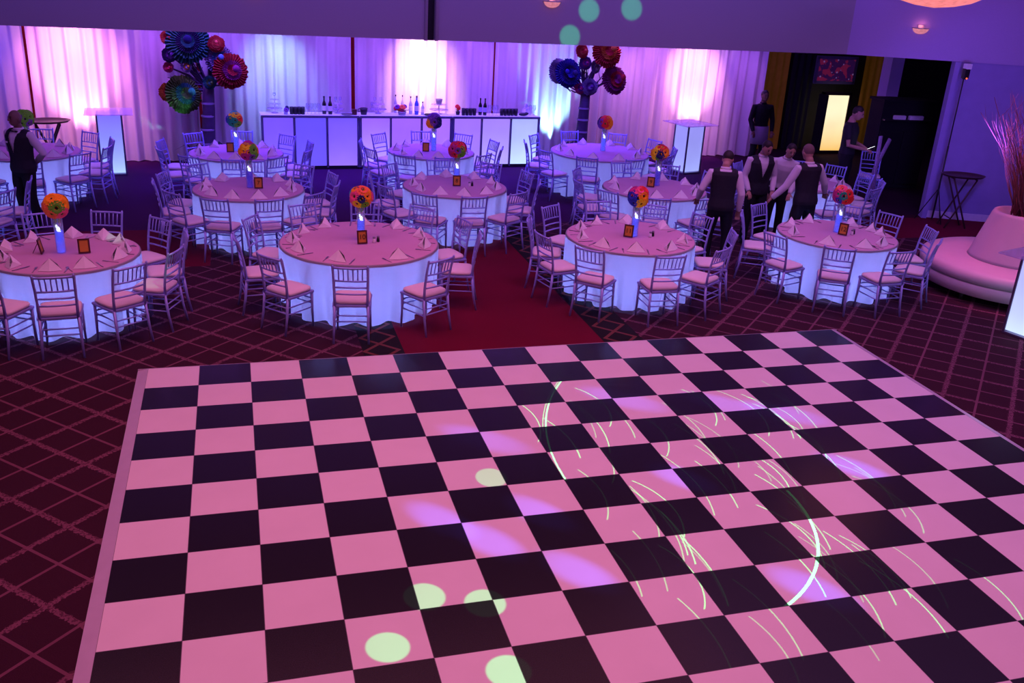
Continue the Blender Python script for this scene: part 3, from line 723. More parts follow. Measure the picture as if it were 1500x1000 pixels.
tag(obj('serving_tray', MB().lathe([(.11,0),(.14,.02),(.135,.02),(.10,.006)],24), MT['steel'], None, bx(503,.12)),'low metal tray left of the reddish box on the bar','tray')
tag(obj('serving_tray', MB().lathe([(.10,0),(.12,.025),(.115,.025),(.09,.006)],24), MT['blackp'], None, bx(620,.10)),'low black tray right of the short clear bottle on the bar','tray')
tag(obj('dark_pouch', MB().ell((0,0,.035),(.10,.05,.035)).ell((.07,.0,.05),(.05,.04,.03)), MT['blackp'], None, bx(761,.10)),'dark folded pouch at the right end of the bar','pouch')
tag(obj('napkin_stack', MB().box((0,0,.05),(.16,.12,.10),.2,0,.01).box((.01,0,.115),(.13,.12,.03),.5,0,.008).box((-.01,.01,.17),(.12,.03,.11),.9,0,.008), MT['paper'], None, bx(772,.38)),'pale stack of napkins at the right end of the bar','napkin stack')
def small_plant(px, lab, cols, n, r, potm, off=.2, potr=.045):
    t = thing('flower_pot', lab, 'flower arrangement', bx(px,off), 0, 'flower pots on the bar')
    obj('pot', MB().lathe([(potr*.8,0),(potr,.07),(potr*.9,.07),(potr*.7,.01)],16), potm, t)
    rr = random.Random(px); lf = MB()
    for k in range(14):
        a = rr.uniform(0,6.28); lf.tube([(0,0,.06),(cos(a)*r*.6,sin(a)*r*.4,.10),(cos(a)*r*1.1,sin(a)*r*.6,.09+rr.uniform(-.02,.05))],[.004,.012,.002],5,flat=.3)
    obj('foliage', lf, MT['leafd'], t)
    for k in range(n):
        a = rr.uniform(-1,1); o = link('bloom', BM[cols[k % len(cols)]], t); o.location = (a*r,-.03+rr.uniform(-.03,.03),.12+rr.uniform(-.03,.06)); o.rotation_euler = (1.1+rr.uniform(-.3,.2),0,a*.8); s = .75; o.scale = (s,s,s)
small_plant(419,'small potted purple flower by the left-end stand on the bar',['purple','navy'],2,.035,MT['clearbot'],.12)
small_plant(580,'spread of red flowers in a low bowl, middle of the bar',['red','coral','magenta','purple'],8,.17,MT['steel'],.12,.09)
small_plant(663,'single red flower in a small vase by the black cups',['red'],2,.04,MT['blackp'])

# ------------------------------------------------------------------ cocktail tables with lit pedestals
def cocktail(loc, rz, lab, top, bot, st, sb, w=.40, gt=.80, h=1.02, gz=.0):
    pan = glow_panel('pedestal panel', top, bot, st, sb, h)
    t = thing('cocktail_table', lab, 'cocktail table', loc, rz, 'lit pedestal cocktail tables')
    for k in range(4):
        a = k*pi/2; o = obj('side_panel', MB().box((0,-w/2+.012,.03+h/2),(w-.03,.016,h-.04)), pan, t); o.rotation_euler = (0,0,a)
        obj('post', MB().box((cos(a+pi/4)*w*.7071,sin(a+pi/4)*w*.7071,.02+h/2),(.030,.030,h),0,0,.004), MT['post'], t)
    obj('base', MB().box((0,0,.015),(w+.03,w+.03,.03),0,0,.005), MT['post'], t)
    obj('glass_top', MB().box((0,0,h+.035),(gt,gt,.02),0,0,.006), MT['gtop'], t)
    return t
cocktail((-1.25,9.45,0),.10,'cocktail table with blue glowing pedestal and glass top, left by the pink drape',(.22,.17,1),(.42,.66,1),.95,1.2,.42,.82,1.10)
cocktail((10.45,9.35,0),.25,'cocktail table with pale blue pedestal and glass top, right by the drape',(.34,.32,1),(.38,.46,1),.90,1.0,.44,.86,1.02)
cocktail((10.62,-.52,0),.30,'cocktail table with white glowing pedestal cut by the right edge',(.46,.46,1),(.58,.75,1),1.0,1.3,.50,.92,1.0)
o = obj('menu_card', MB().box((0,0,.05),(.10,.006,.10)).box((0,.02,.004),(.10,.05,.008)), MT['paper'], None, (10.48,-.30,1.046), .3); tag(o,'small white card standing on the right-edge cocktail table','card')

# ------------------------------------------------------------------ tray stands
def tray_stand(loc, rz, lab, h):
    t = thing('tray_stand', lab, 'tray stand', loc, rz, 'waiter tray stands')
    st = MB()
    for y in (-.16,.16):
        st.tube([(-.20,y,0),(.20,y,h)],.016,6); st.tube([(.20,y*.8,0),(-.20,y*.8,h)],.016,6)
    st.tube([(-.2,-.16,h),(-.2,.16,h)],.012,6); st.tube([(.2,-.16,h),(.2,.16,h)],.012,6); st.tube([(-.12,-.16,h*.2),(-.12,.16,h*.2)],.01,6)
    obj('folding_legs', st, MT['darkwood'], t)
    pr = [(.20,.0),(.30,.01),(.335,.04),(.34,.045),(.32,.042),(.29,.018),(.1,.012)]
    tr = MB().lathe([(r,h+z+.016) for r, z in pr],32); tr.v = [(x*1.15,y*.85,z) for x,y,z in tr.v]
    o = obj('tray', tr, MT['darkwood'], None, loc, rz); tag(o,'dark oval tray resting on the '+lab.split(' with')[0],'tray','waiter trays')
tray_stand((-2.28,9.35,0),.2,'folding tray stand behind the lone waiter by the drape',.93)
tray_stand((13.55,4.55,0),-.3,'folding tray stand against the purple right wall',.90)

# ------------------------------------------------------------------ ottoman with planter
OT = (11.78,1.24)
t = thing('round_ottoman','round white leather ottoman sofa with a seam, at the right edge','sofa',(OT[0],OT[1],0))
R = 1.24
obj('seat', MB().lathe([(R-.02,.285),(R+.005,.30),(R+.012,.36),(R-.01,.425),(R-.07,.452),(R*.6,.455),(.40,.45)],72,closed=True), MT['leather'], t)
obj('base', MB().lathe([(R-.03,.105),(R-.005,.115),(R,.27),(R-.02,.283)],72), MT['leather'], t)
for k in range(8): a = k*pi/4+.3; obj('foot', MB().lathe([(.022,0),(.03,.105)],10,(cos(a)*(R-.12),sin(a)*(R-.12),0)), MT['ottbase'], t)
obj('cone_back', MB().lathe([(.62,.452),(.60,.50),(.42,1.10),(.40,1.14),(.35,1.14),(.33,1.06)],48), MT['leather'], t)
tw = MB(); rr = random.Random(3)
for k in range(64):
    a = rr.uniform(0,2*pi); s = rr.uniform(.3,1.0); H = rr.uniform(.9,1.75); pts = []; x0, y0 = cos(a)*.2*rr.random(), sin(a)*.2*rr.random(); w = rr.uniform(-.08,.08)
    for i in range(7):
        u = i/6; pts.append((x0+cos(a)*.98*s*u**1.3+w*sin(5*u), y0+sin(a)*.6*s*u**1.3+w*cos(4*u), 1.075+H*u))
    tw.tube(pts,[.010*(1-.8*i/6)+.0015 for i in range(7)],5)
    for j in (3,4,5):
        p = Vector(pts[j]); b = rr.uniform(0,6.28); tw.tube([p,p+Vector((cos(b)*.10,sin(b)*.10,.14)),p+Vector((cos(b)*.16,sin(b)*.16,.34))],[.004,.003,.001],4)
o = obj('twig_bundle', tw, MT['twig'], None, (OT[0],OT[1],.0)); tag(o,'tall spray of red-brown curly twigs standing in the ottoman cone','twigs')

# light stand on the right
t = thing('light_stand','slim black tripod stand with a small lamp head against the right wall','light stand',(13.42,4.93,0))
obj('pole', MB().tube([(0,0,.05),(0,0,1.4)],.016,8).tube([(0,0,1.4),(0,0,2.62)],.011,8), MT['blackp'], t)
for k in range(3): a = k*2.094+.4; obj('leg', MB().tube([(0,0,.62),(cos(a)*.3,sin(a)*.3,.015)],.010,6), MT['blackp'], t)
hd = obj('lamp_head', MB().box((0,-.02,2.68),(.10,.09,.17),0,0,.01).lathe([(.04,0),(.05,.05)],12,(0,-.02,2.58)), MT['blackp'], t)
obj('indicator', MB().ell((0,-.07,2.60),.016,8,6), MT['redled'], hd); obj('cap', MB().box((.01,-.02,2.80),(.11,.10,.09),0,0,.01), MT['paper'], t)

# ------------------------------------------------------------------ lamps
def sconce(x, y, z, rz, lab):
    t = thing('wall_sconce', lab, 'sconce', (x,y,z), rz, 'bowl sconces on the overhead wall')
    pr = [(.02,-.085),(.07,-.075),(.115,-.045),(.14,0),(.145,.012)]
    n = 14; vs = []; fs = []
    for r, zz in pr:
        for j in range(n+1):
            q = pi+pi*j/n; vs.append((r*cos(q), r*sin(q), zz))
    for i in range(len(pr)-1):
        for j in range(n): fs.append((i*(n+1)+j,i*(n+1)+j+1,(i+1)*(n+1)+j+1,(i+1)*(n+1)+j))
    obj('glass_bowl', MB().add(vs,fs,0,True), MT['sbowl'], t)
    obj('rim', MB().tube([(.147*cos(pi+pi*j/12),.147*sin(pi+pi*j/12),.014) for j in range(13)],.008,6), MT['metal'], t)
    obj('wall_plate', MB().box((0,-.012,.0),(.12,.022,.14),0,0,.006), MT['metal'], t)
    d = bpy.data.lights.new('sconce lamp','POINT'); d.energy = .5; d.color = (1,.25,.3); d.shadow_soft_size = .05; link('sconce_lamp', d, None, (x-sin(-rz)*-.0+0.08*sin(rz), y-.08*cos(rz), z+.06))
sconce(6.02,CY,3.50,0,'pink bowl sconce on the overhead wall near the green light dots')
sconce(1.35,CY,3.47,0,'pink bowl sconce at the top edge, left of the wall joint')
k = .62; sconce(CX+(13.06-CX)*.8,CY-(13.06-CX)*.8*.426,3.36,math.atan2(dv.y,dv.x),'pink bowl sconce on the angled wall under the big bowl lamp')
t = thing('pendant_lamp','big pink glowing bowl pendant lamp at the top right','lamp',(10.12,2.0,3.80))
pr = [(.02,0),(.25,.025),(.45,.075),(.62,.16),(.75,.28),(.80,.36)]
obj('glass_bowl', MB().lathe(pr,40,closed=False), MT['bowl'], t); obj('rim', MB().lathe([(.80,.35),(.83,.36),(.83,.40),(.80,.41)],40,closed=False), MT['metal'], t)
for k in range(3): a = k*2.094; obj('hanging_rod', MB().tube([(cos(a)*.8,sin(a)*.8,.38),(0,0,1.9)],.01,6), MT['metal'], t)

# ------------------------------------------------------------------ paper flower trees
def paper_flower(col, inner, r, layers=4):
    mb = MB(); n = 72; rq = random.Random(int(r*1000))
    for L in range(layers):
        rr = r*(1-.23*L); y0 = -.05*L*r/.3; vs = [(0,y0,0)]; m = (0,0,1,0)[L]
        for ring, k in enumerate((.35,.7,1.0)):
            for j in range(n):
                q = 2*pi*j/n+L*.07; z = (1 if j % 2 else -1)*.07*rr*k; e = rr*k*(1+(rq.uniform(-.07,.05) if ring == 2 else 0))
                vs.append((e*cos(q), y0-.22*rr*(k**2)*(.4 if L == 0 else 1)+z, e*sin(q)))
        fs = [(0,1+j,1+(j+1)%n) for j in range(n)]+[(1+g*n+j,1+g*n+(j+1)%n,1+(g+1)*n+(j+1)%n,1+(g+1)*n+j) for g in range(2) for j in range(n)]
        mb.add(vs,fs,m)
    mb.ell((0,-.09*layers*r/.3,0),(r*.2,r*.12,r*.2),12,8,1)
    return mb
def flower_tree(base, lab, flowers, trunk_top, seed):
    t = thing('paper_flower_tree', lab, 'flower tree', (base[0],base[1],0), 0, 'giant paper flower trees')
    bx0, by0 = base; tx = trunk_top[0]-bx0
    obj('trunk', MB().tube([(0,0,0),(tx*.4,0,.5),(tx*.8,0,1.1),(tx,0,trunk_top[1])],[.17,.135,.115,.10],14), MT['trunk'], t)
    for z, r in ((.45,.142),(.72,.136),(.98,.128),(1.22,.122)):
        k = z/trunk_top[1]; obj('trunk_band', MB().lathe([(r,0),(r+.004,.02),(r-.003,.04)],16,(tx*k,0,z),closed=False), MT['band'], t)
    fo = MB(); rr = random.Random(seed)
    for k in range(46):
        a = rr.uniform(0,6.28); L = rr.uniform(.30,.62); h = rr.uniform(.1,.5)
        fo.tube([(cos(a)*.12,sin(a)*.12,.05),(cos(a)*L*.6,sin(a)*L*.45,h),(cos(a)*L,sin(a)*L*.7,h*.7)],[.02,.045,.004],6,flat=.2)
    obj('base_foliage', fo, MT['leafd'], t)
    for i, (x, y, z, r, c, c2) in enumerate(flowers):
        br = MB().tube([(tx,0,trunk_top[1]-.15),((tx+x-bx0)/2,(y-by0)*.5+.1,(trunk_top[1]+z)/2-.02),(x-bx0,y-by0+.05,z)],[.04,.025,.012],7); obj('branch', br, MT['trunk'], t)
        o = obj('paper_flower', paper_flower(c,c2,r), [TFM[c],TFM[c2]], t, (x-bx0,y-by0,z)); o.rotation_euler = (-.18+rr.uniform(-.15,.15),0,.15+rr.uniform(-.35,.35))
    lw = MB()
    for k in range(16):
        a = rr.uniform(0,pi); L = rr.uniform(.35,.75); p0 = Vector((tx,0,trunk_top[1]-.05)); d = Vector((cos(a),rr.uniform(-.2,.2),sin(a)))
        lw.tube([p0,p0+d*L*.5,p0+d*L+Vector((0,0,.08))],[.022,.014,.006],6)
        lw.tube([p0+d*L*.7,p0+d*L*.8+Vector((.1*rr.choice((-1,1)),0,.12))],[.010,.004],5)
    obj('twigs', lw, MT['trunk'], t)
flower_tree((.40,9.98),'tall tree of giant paper flowers, green and red, behind the left tables',[
    (.20,9.95,2.36,.40,'teal','navy'),(.71,9.90,2.34,.16,'red','coral'),(-.17,10.0,2.42,.13,'coral','red'),(-.15,9.9,2.12,.14,'navy','purple'),(-.18,9.9,1.90,.10,'pink','red'),
    (.14,9.88,1.92,.11,'lilac','yellow'),(.93,9.85,1.86,.34,'red','magenta'),(.74,10.02,2.05,.27,'lilac','sky'),(.54,9.85,1.64,.13,'teal','green'),(.04,9.85,1.41,.36,'green','teal'),(-.22,9.98,1.43,.18,'orange','red')],(.52,1.62),5)
flower_tree((8.20,10.05),'tall tree of giant paper flowers, blue and red, behind the right table',[
    (7.79,10.0,1.96,.30,'blue','navy'),(7.60,10.12,1.99,.26,'lilac','blue'),(8.06,10.0,2.42,.15,'red','coral'),(8.60,9.98,2.41,.33,'red','orange'),(8.81,9.95,1.85,.31,'magenta','red'),
    (8.16,10.0,2.18,.14,'purple','magenta'),(8.28,9.95,1.70,.18,'lilac','purple'),(8.06,9.98,1.66,.13,'pink','purple'),(8.42,10.08,2.1,.14,'lilac','white')],(8.24,1.60),6)

# ------------------------------------------------------------------ people
def remesh(mb, voxel, name, mats, smooth=3):
    me = mb.mesh('tmp', mats); o = bpy.data.objects.new('tmp', me); COL.objects.link(o)
    m = o.modifiers.new('r','REMESH'); m.mode = 'VOXEL'; m.voxel_size = voxel
    s = o.modifiers.new('s','SMOOTH'); s.factor = .5; s.iterations = smooth
    dg = bpy.context.evaluated_depsgraph_get(); dg.update(); r = bpy.data.meshes.new_from_object(o.evaluated_get(dg))
    bpy.data.objects.remove(o); r.name = name
    for p in r.polygons: p.use_smooth = True
    r.materials.clear()
    for q in mats: r.materials.append(q)
    return r
def person(loc, f, label, skin, hair, arms, lean=0.0, side=0.0, hy=0.0, hp=0.0, height=1.75, female=False, sleeves='long', shirt='shirt', vest=True, bow=False, apron=None, legs=.10, group=None, cap=True):
    rz = math.atan2(f[1],f[0])-pi/2
    t = thing('person', label, 'person', loc, rz, group); k = height/1.75; t.scale = (k,k,k)
    I = Matrix.Identity(3); RL = Matrix.Rotation(-lean,3,'X')@Matrix.Rotation(side,3,'Y'); PV = Vector((0,0,.95))
    def L(p): return PV+RL@(Vector(p)-PV)
    sw = .165 if female else .19
    def torso(inf, z0=.86, z1=1.52, cut=False):
        base = [(.84,.165,.115,0),(.93,.175,.125,0),(1.05,.150 if not female else .135,.108,0),(1.18,.160,.115,.005),(1.30,.178,.122,.008),(1.38,.185,.112,.0),(1.435,.150,.085,-.01),(1.465,.085,.068,-.012),(1.50,.058,.060,-.005)]
        return [(L((0,cy,z)) if z > .95 else Vector((0,cy,z)), rx+inf, ry+inf, RL if z > .95 else I) for z, rx, ry, cy in base if z0 <= z <= z1]
    hc = Vector((0,.025,1.635)); nb = Vector((0,0,1.50)); RH = Matrix.Rotation(hy,3,'Z')@Matrix.Rotation(-hp,3,'X')
    def Hd(p): return L(nb+RH@(Vector(p)-nb))
    RR = RL@RH
    b = MB(); b.loft(torso(0),18)
    b.tube([L((0,-.012,1.44)),L((0,-.004,1.52)),Hd((0,.012,1.58))],[.062,.056,.054],12)
    b.ell(Hd(hc),(.074,.092,.112),18,12,0,RR); b.ell(Hd(hc+Vector((0,.022,-.052))),(.056,.066,.062),14,10,0,RR)
    b.ell(Hd(hc+Vector((0,.098,-.018))),(.013,.020,.020),8,6,0,RR); b.tube([Hd(hc+Vector((0,.086,.02))),Hd(hc+Vector((0,.104,-.02)))],[.008,.013],6)
    for s in (-1,1): b.ell(Hd(hc+Vector((s*.076,-.005,-.012))),(.010,.018,.030),8,6,0,RR)
    legp = []
    for s in (-1,1):
        hip = Vector((s*.088,0,.90)); kn = Vector((s*legs,.02,.49)); an = Vector((s*(legs+.01),-.02,.085))
        legp.append((hip,kn,an)); b.tube([hip,(hip+kn)/2+Vector((0,.012,0)),kn,(kn+an)/2+Vector((0,-.018,0)),an,an+Vector((0,0,-.05))],[.088,.076,.054,.052,.036,.034],12)
        b.tube([an+Vector((0,-.03,-.05)),an+Vector((0,.05,-.05)),an+Vector((0,.15,-.06))],[.034,.036,.026],10,flat=.8)
    armp = []
    for s, (el, wr) in zip((-1,1), arms):
        sh = L((s*sw,-.005,1.405)); el, wr = Vector(el), Vector(wr); armp.append((sh,el,wr,s))
        b.tube([L((s*.12,-.005,1.39)),sh,(sh*.5+el*.5),el,(el*.45+wr*.55),wr],[.055,.052,.044,.037,.034,.024],10)
        d = (wr-el).normalized(); lat = d.cross(Vector((0,0,1))); 
        if lat.length < .2: lat = Vector((0,1,0))
        lat.normalize(); nn = lat.cross(d).normalized()
        if nn.z > 0: nn = -nn
        pk = wr+d*.085; b.tube([wr-d*.01,wr+d*.03,pk],[.024,.038,.040],10,flat=.45)
        for i in range(4):
            o0 = lat*(-.030+.020*i); Lf = (.062,.074,.078,.066)[i]; p0 = wr+d*.075+o0*.9; p1 = p0+d*Lf*.5+nn*.008+o0*.12; p2 = p1+d*Lf*.35+nn*.028+o0*.12
            b.tube([p0,p1,p2],[.0098,.009,.0075],7)
        th0 = wr+d*.025+lat*.030*s; b.tube([th0,th0+d*.03+lat*.028*s+nn*.008,th0+d*.060+lat*.030*s+nn*.016],[.012,.011,.008],7)
    link('body', remesh(b,.0075,'body',[MT[skin]],2), t)
    for s in (-1,1):
        e = obj('eye', MB().ell(Hd(hc+Vector((s*.031,.086,.008))),(.012,.007,.007),10,6,0,RR), MT['eye'], t)
        obj('eyebrow', MB().tube([Hd(hc+Vector((s*.016,.091,.028))),Hd(hc+Vector((s*.046,.080,.028)))],.0045,5), MT[hair or 'hair'], t)
    obj('mouth', MB().ell(Hd(hc+Vector((0,.084,-.062))),(.024,.008,.007),10,6,0,RR), MT['lip'], t)
    if hair:
        h = MB(); h.ell(Hd(hc+Vector((0,-.016,.030))),(.082,.094,.098),18,12,0,RR)
        if female: h.ell(Hd(hc+Vector((0,-.085,.0))),(.050,.055,.055),12,9,0,RR)
        m = remesh(h,.012,'hair',[MT[hair]],2)
        bm = bmesh.new(); bm.from_mesh(m); inv = RR.inverted(); H0 = Hd(hc); kill = []
        for fc in bm.faces:
            q = inv@(fc.calc_center_median()-H0)
            if q.y > .0 and q.z < .052+.1*max(0,-q.y) or q.z < -.06 or (abs(q.x) > .06 and q.z < .0 and q.y > -.02): kill.append(fc)
        bmesh.ops.delete(bm, geom=kill, context='FACES'); bm.to_mesh(m); bm.free(); link('hair', m, t)
    # trousers, shoes
    tr = MB(); tr.loft([(Vector((0,0,.80)),.15,.105,I),(Vector((0,0,.86)),.18,.13,I),(Vector((0,0,.95)),.182,.133,I),(L((0,0,1.02)),.165,.125,RL)],18)
    for hip, kn, an in legp: tr.tube([hip,(hip+kn)/2+Vector((0,.012,0)),kn,(kn+an)/2+Vector((0,-.012,0)),an+Vector((0,0,-.02))],[.102,.092,.072,.070,.064],12)
    link('trousers', remesh(tr,.013,'trousers',[MT['black']],3), t)
    for hip, kn, an in legp:
        a0 = an.copy(); sh = MB().tube([(a0.x,a0.y-.055,.036),(a0.x,a0.y+.0,.045),(a0.x,a0.y+.09,.038),(a0.x,a0.y+.185,.026)],[.032,.044,.044,.026],12,flat=.82).box((a0.x,a0.y+.065,.007),(.082,.26,.014),0,0,.005)
        obj('shoe', sh, MT['shoe'], t)
    shm = MB(); shm.loft(torso(.013,.93,1.47),18)
    for sh, el, wr, s in armp:
        pts = [L((s*.12,-.005,1.39)),sh,(sh*.5+el*.5),el,(el*.45+wr*.55),wr]; rad = [.072,.068,.062,.054,.050,.038]
        if sleeves == 'short': pts, rad = pts[:3]+[sh*.3+el*.7], rad[:3]+[.060]
        shm.tube(pts,rad,12)
    link('shirt', remesh(shm,.012,'shirt',[MT[shirt]],2), t)
    cr = MB(); 
    if sleeves == 'long':
        cr.loft([(L((0,-.010,1.462)),.080,.074,RL),(L((0,-.006,1.50)),.068,.068,RL)],16); obj('collar', cr, MT[shirt], t)
    if vest:
        v = MB(); v.loft([(c,rx+(.012 if i > 4 else 0),ry+(.004 if i > 4 else 0),F) for i,(c,rx,ry,F) in enumerate(torso(.027,.84,1.44))],20)
        for sg in (-1,1):
            v.tube([L((sg*.075,-.012,1.40)),L((sg*.12,-.010,1.395)),L((sg*.158,-.006,1.365))],[.090,.089,.084],12)
        m = remesh(v,.008,'vest',[MT['vest']],4); bm = bmesh.new(); bm.from_mesh(m); kill = []; inv = RL.inverted()
        for fc in bm.faces:
            q = inv@(fc.calc_center_median()-PV)+PV
            if (q.y > .0 and q.z > 1.16 and abs(q.x) < (q.z-1.16)*.27) or q.z < .87 or (q.z > 1.452 and abs(q.x) < .078 and q.y > -.09): kill.append(fc)
        bmesh.ops.delete(bm, geom=kill, context='FACES'); bm.to_mesh(m); bm.free(); link('vest', m, t)
    if bow:
        bw = MB()
        for s in (-1,1): bw.tube([L((0,.080,1.455)),L((s*.03,.086,1.458)),L((s*.055,.080,1.455))],[.008,.018,.022],8,flat=.5)
        obj('bow_tie', bw, MT['black'], t)
        obj('name_tag', MB().box(L((.10,.138,1.30)),(.06,.008,.022)), MT['paper'], t)
    if apron:
        obj('apron', MB().loft([(Vector((0,.02,.62)),.20,.16,I),(Vector((0,.015,.80)),.205,.155,I),(Vector((0,.01,1.0)),.192,.148,I)],20), MT[apron], t)
    return t
DN = ((-.26,.02,1.13),(-.24,.14,.90))
def A(le, lw, re, rw): return ((le,lw),(re,rw))
person((-2.02,5.62,0),(-.55,-.83),'bald waiter with bow tie, black vest and white shirt, standing alone at left','skinB',None,A((-.30,-.10,1.14),(-.07,-.19,.98),(.30,-.10,1.14),(.07,-.19,.98)),hy=-.25,height=1.74,bow=True,group='waiters')
person((7.76,2.74,0),(.38,.92),'waiter seen from behind, black vest and white sleeves, head bowed, leftmost of the group','skinA','hair',A((-.31,.0,1.16),(-.33,.18,.98),(.27,-.02,1.12),(.27,.06,.86)),lean=.10,hp=.55,hy=-.3,height=1.74,legs=.13,group='waiters')
person((8.98,3.85,0),(-.15,-.98),'dark-haired waiter facing forward in open vest and white shirt, second of the group','skinA','hair',A((-.25,.02,1.13),(-.20,.16,.92),(.25,.02,1.13),(.20,.16,.92)),lean=.10,hp=.35,hy=.25,height=1.72,group='waiters')
person((9.50,4.08,0),(-.35,-.93),'woman in white shirt leaning left, dark hair pulled back, among the waiters','skinA','hair',A((-.24,.10,1.05),(-.16,.28,.88),(.26,.06,1.06),(.22,.22,.86)),lean=.26,side=-.12,hp=.1,hy=.1,height=1.66,female=True,vest=False,group='waiters')
person((9.28,2.92,0),(-.12,.99),'waiter with cropped hair seen from behind, black vest, arms spread, rightmost of the group','skinA','hairg',A((-.32,.10,1.13),(-.44,.22,.93),(.36,.06,1.16),(.52,.20,.98)),lean=.10,hp=.2,height=1.78,legs=.15,group='waiters')
dj = person((12.22,6.2,0),(.66,-.75),'man in dark short-sleeved shirt looking down at a lit phone, before the black cabinet','skinA','hair',A((-.24,.06,1.10),(-.06,.30,1.04),(.24,.06,1.10),(.05,.31,1.04)),hp=.35,height=1.93,sleeves='short',shirt='vest',vest=False)
person((12.15,9.35,0),(-.05,-1.0),'shadowy dark-clothed person with pale apron standing at the mustard curtain','skinB','hair',A((-.26,.02,1.13),(-.22,.14,.90),(.26,.02,1.13),(.22,.14,.90)),height=1.78,shirt='black',vest=False,apron='band')
f = Vector((.66,-.75)); p = Vector((12.22,6.2))+f*.43
o = obj('phone', MB().box((0,0,0),(.075,.15,.009),0,0,.003).box((0,0,.0052),(.066,.135,.002),0,1), [MT['blackp'],MT['phone']], None, (p.x,p.y,1.185), math.atan2(f.y,f.x)-pi/2); tag(o,'lit phone held by the man in the dark shirt','phone')
o.rotation_euler = (.5,0,o.rotation_euler[2])
t = thing('folded_stand','lavender speckled crossed stand in front of the man with the phone','stand',(12.72,5.85,0),.3)
MT['lav'] = pm('speckled lavender fabric', (.26,.20,.34), .8, 0, .5, 40)
obj('bar', MB().tube([(.05,0,0),(-.06,0,.75),(-.10,0,1.42)],.055,8,flat=.4), MT['lav'], t); obj('bar', MB().tube([(-.12,.03,0),(-.05,.03,.8),(.24,.03,1.34)],.055,8,flat=.4), MT['lav'], t)

# ------------------------------------------------------------------ lights
def area(name, loc, size, energy, col, tgt=None, sx=None, spread=None):
    d = bpy.data.lights.new(name,'AREA'); d.energy = energy; d.color = col; d.shape = 'RECTANGLE'; d.size = size[0]; d.size_y = size[1]
    if spread: d.spread = spread
    o = link(name,d,None,loc)
    if tgt: o.rotation_euler = (Vector(tgt)-Vector(loc)).to_track_quat('-Z','Y').to_euler()
    return o
def spot(name, loc, tgt, ang, energy, col, blend=.3, rad=.03):
    d = bpy.data.lights.new(name,'SPOT'); d.energy = energy; d.color = col; d.spot_size = radians(ang); d.spot_blend = blend; d.shadow_soft_size = rad
    o = link(name,d,None,loc); o.rotation_euler = (Vector(tgt)-Vector(loc)).to_track_quat('-Z','Y').to_euler(); return o
w = bpy.data.worlds.new('dim violet room'); SC.world = w; w.use_nodes = True
bg = w.node_tree.nodes['Background']; bg.inputs[0].default_value = (.20,.075,.42,1); bg.inputs[1].default_value = .16
area('warm wash',(2.5,-3.0,6.2),(11,11),365,(1,.25,.46),spread=radians(120))
area('violet wash',(10.5,-1.0,6.0),(7,10),150,(.62,.26,1),spread=radians(120))
area('far wash',(4.0,8.2,3.3),(14,3.5),90,(.38,.12,.8))
area('overhead wall wash',(4.5,1.0,5.6),(12,1.5),150,(.45,.16,1),(4.5,6,4.0))
spot('ottoman wash',(11.2,.6,5.6),(11.7,1.0,.4),34,620,(1,.14,.26),.6,.2)
spot('right wall wash',(10.8,1.2,2.2),(14.6,4.9,1.4),75,330,(.22,.10,1),.6,.2)
spot('right overhead wash',(10.5,0,4.5),(13.2,5.3,3.4),60,260,(.40,.14,1),.6,.2)
area('cross aisle blue',(4.0,5.0,4.6),(16,2),70,(.16,.10,1),(4,8,0))
# drape uplights; unseen ceiling spots and washes are added to shape the glow
def up(x, col, e, ang=62, dy=.75, tz=1.75, z=.12):
    y = drape_y(x); spot('drape uplight',(x,y-dy,z),(x,y,tz),ang,e,col,.75,.05)
PK, BL, VI = (1,.34,.62), (.42,.62,1), (.30,.12,1)
def bar_up(x, c, e, ang=70): up(x,c,e,ang,.24,2.4,1.0)
def pool(x, z, c, e, ang, dx=0.0): spot('drape pool light',(x+dx,drape_y(x)-1.3,3.36),(x,drape_y(x),z),ang*1.35,e*.42,c,1.0,.08)
area('drape violet wash',(-1.8,9.55,3.38),(9.5,.4),115,(.26,.085,1),(-1.8,10.6,1.0))
area('drape violet wash',(8.2,9.75,3.38),(9.5,.4),170,(.30,.085,1),(8.2,10.95,1.0))
area('bar floor wash',(4.3,8.9,3.38),(9,1.0),230,(.10,.045,1),spread=radians(100))
up(-1.85,PK,500); pool(-1.9,1.75,(1,.26,.66),1500,50); pool(-1.75,1.2,PK,420,40); pool(-3.6,1.4,VI,420,50)
pool(-.35,1.2,(.60,.13,1),330,52); pool(.9,1.2,VI,380,55)
pool(1.75,1.75,(.38,.62,1),800,36); pool(2.05,1.3,BL,260,40); pool(3.0,1.6,VI,330,45); pool(4.0,1.4,(.45,.14,1),280,42)
pool(4.8,1.9,(1,.48,.66),1700,40); pool(4.85,1.25,(1,.5,.66),1500,32); bar_up(4.8,(1,.42,.6),90,60); pool(5.9,1.5,(.42,.13,1),330,40); pool(6.8,1.4,VI,420,46)
up(7.75,(.40,.85,1),420,56,.45,1.5); pool(7.6,1.9,VI,300,40); pool(9.1,1.5,(.75,.26,.85),480,46); pool(10.1,1.5,(.85,.25,.80),480,46)
up(11.25,(1,.42,.70),450,52); pool(11.2,1.6,(1,.34,.72),1700,42); pool(12.4,1.3,(.50,.14,.9),330,44)
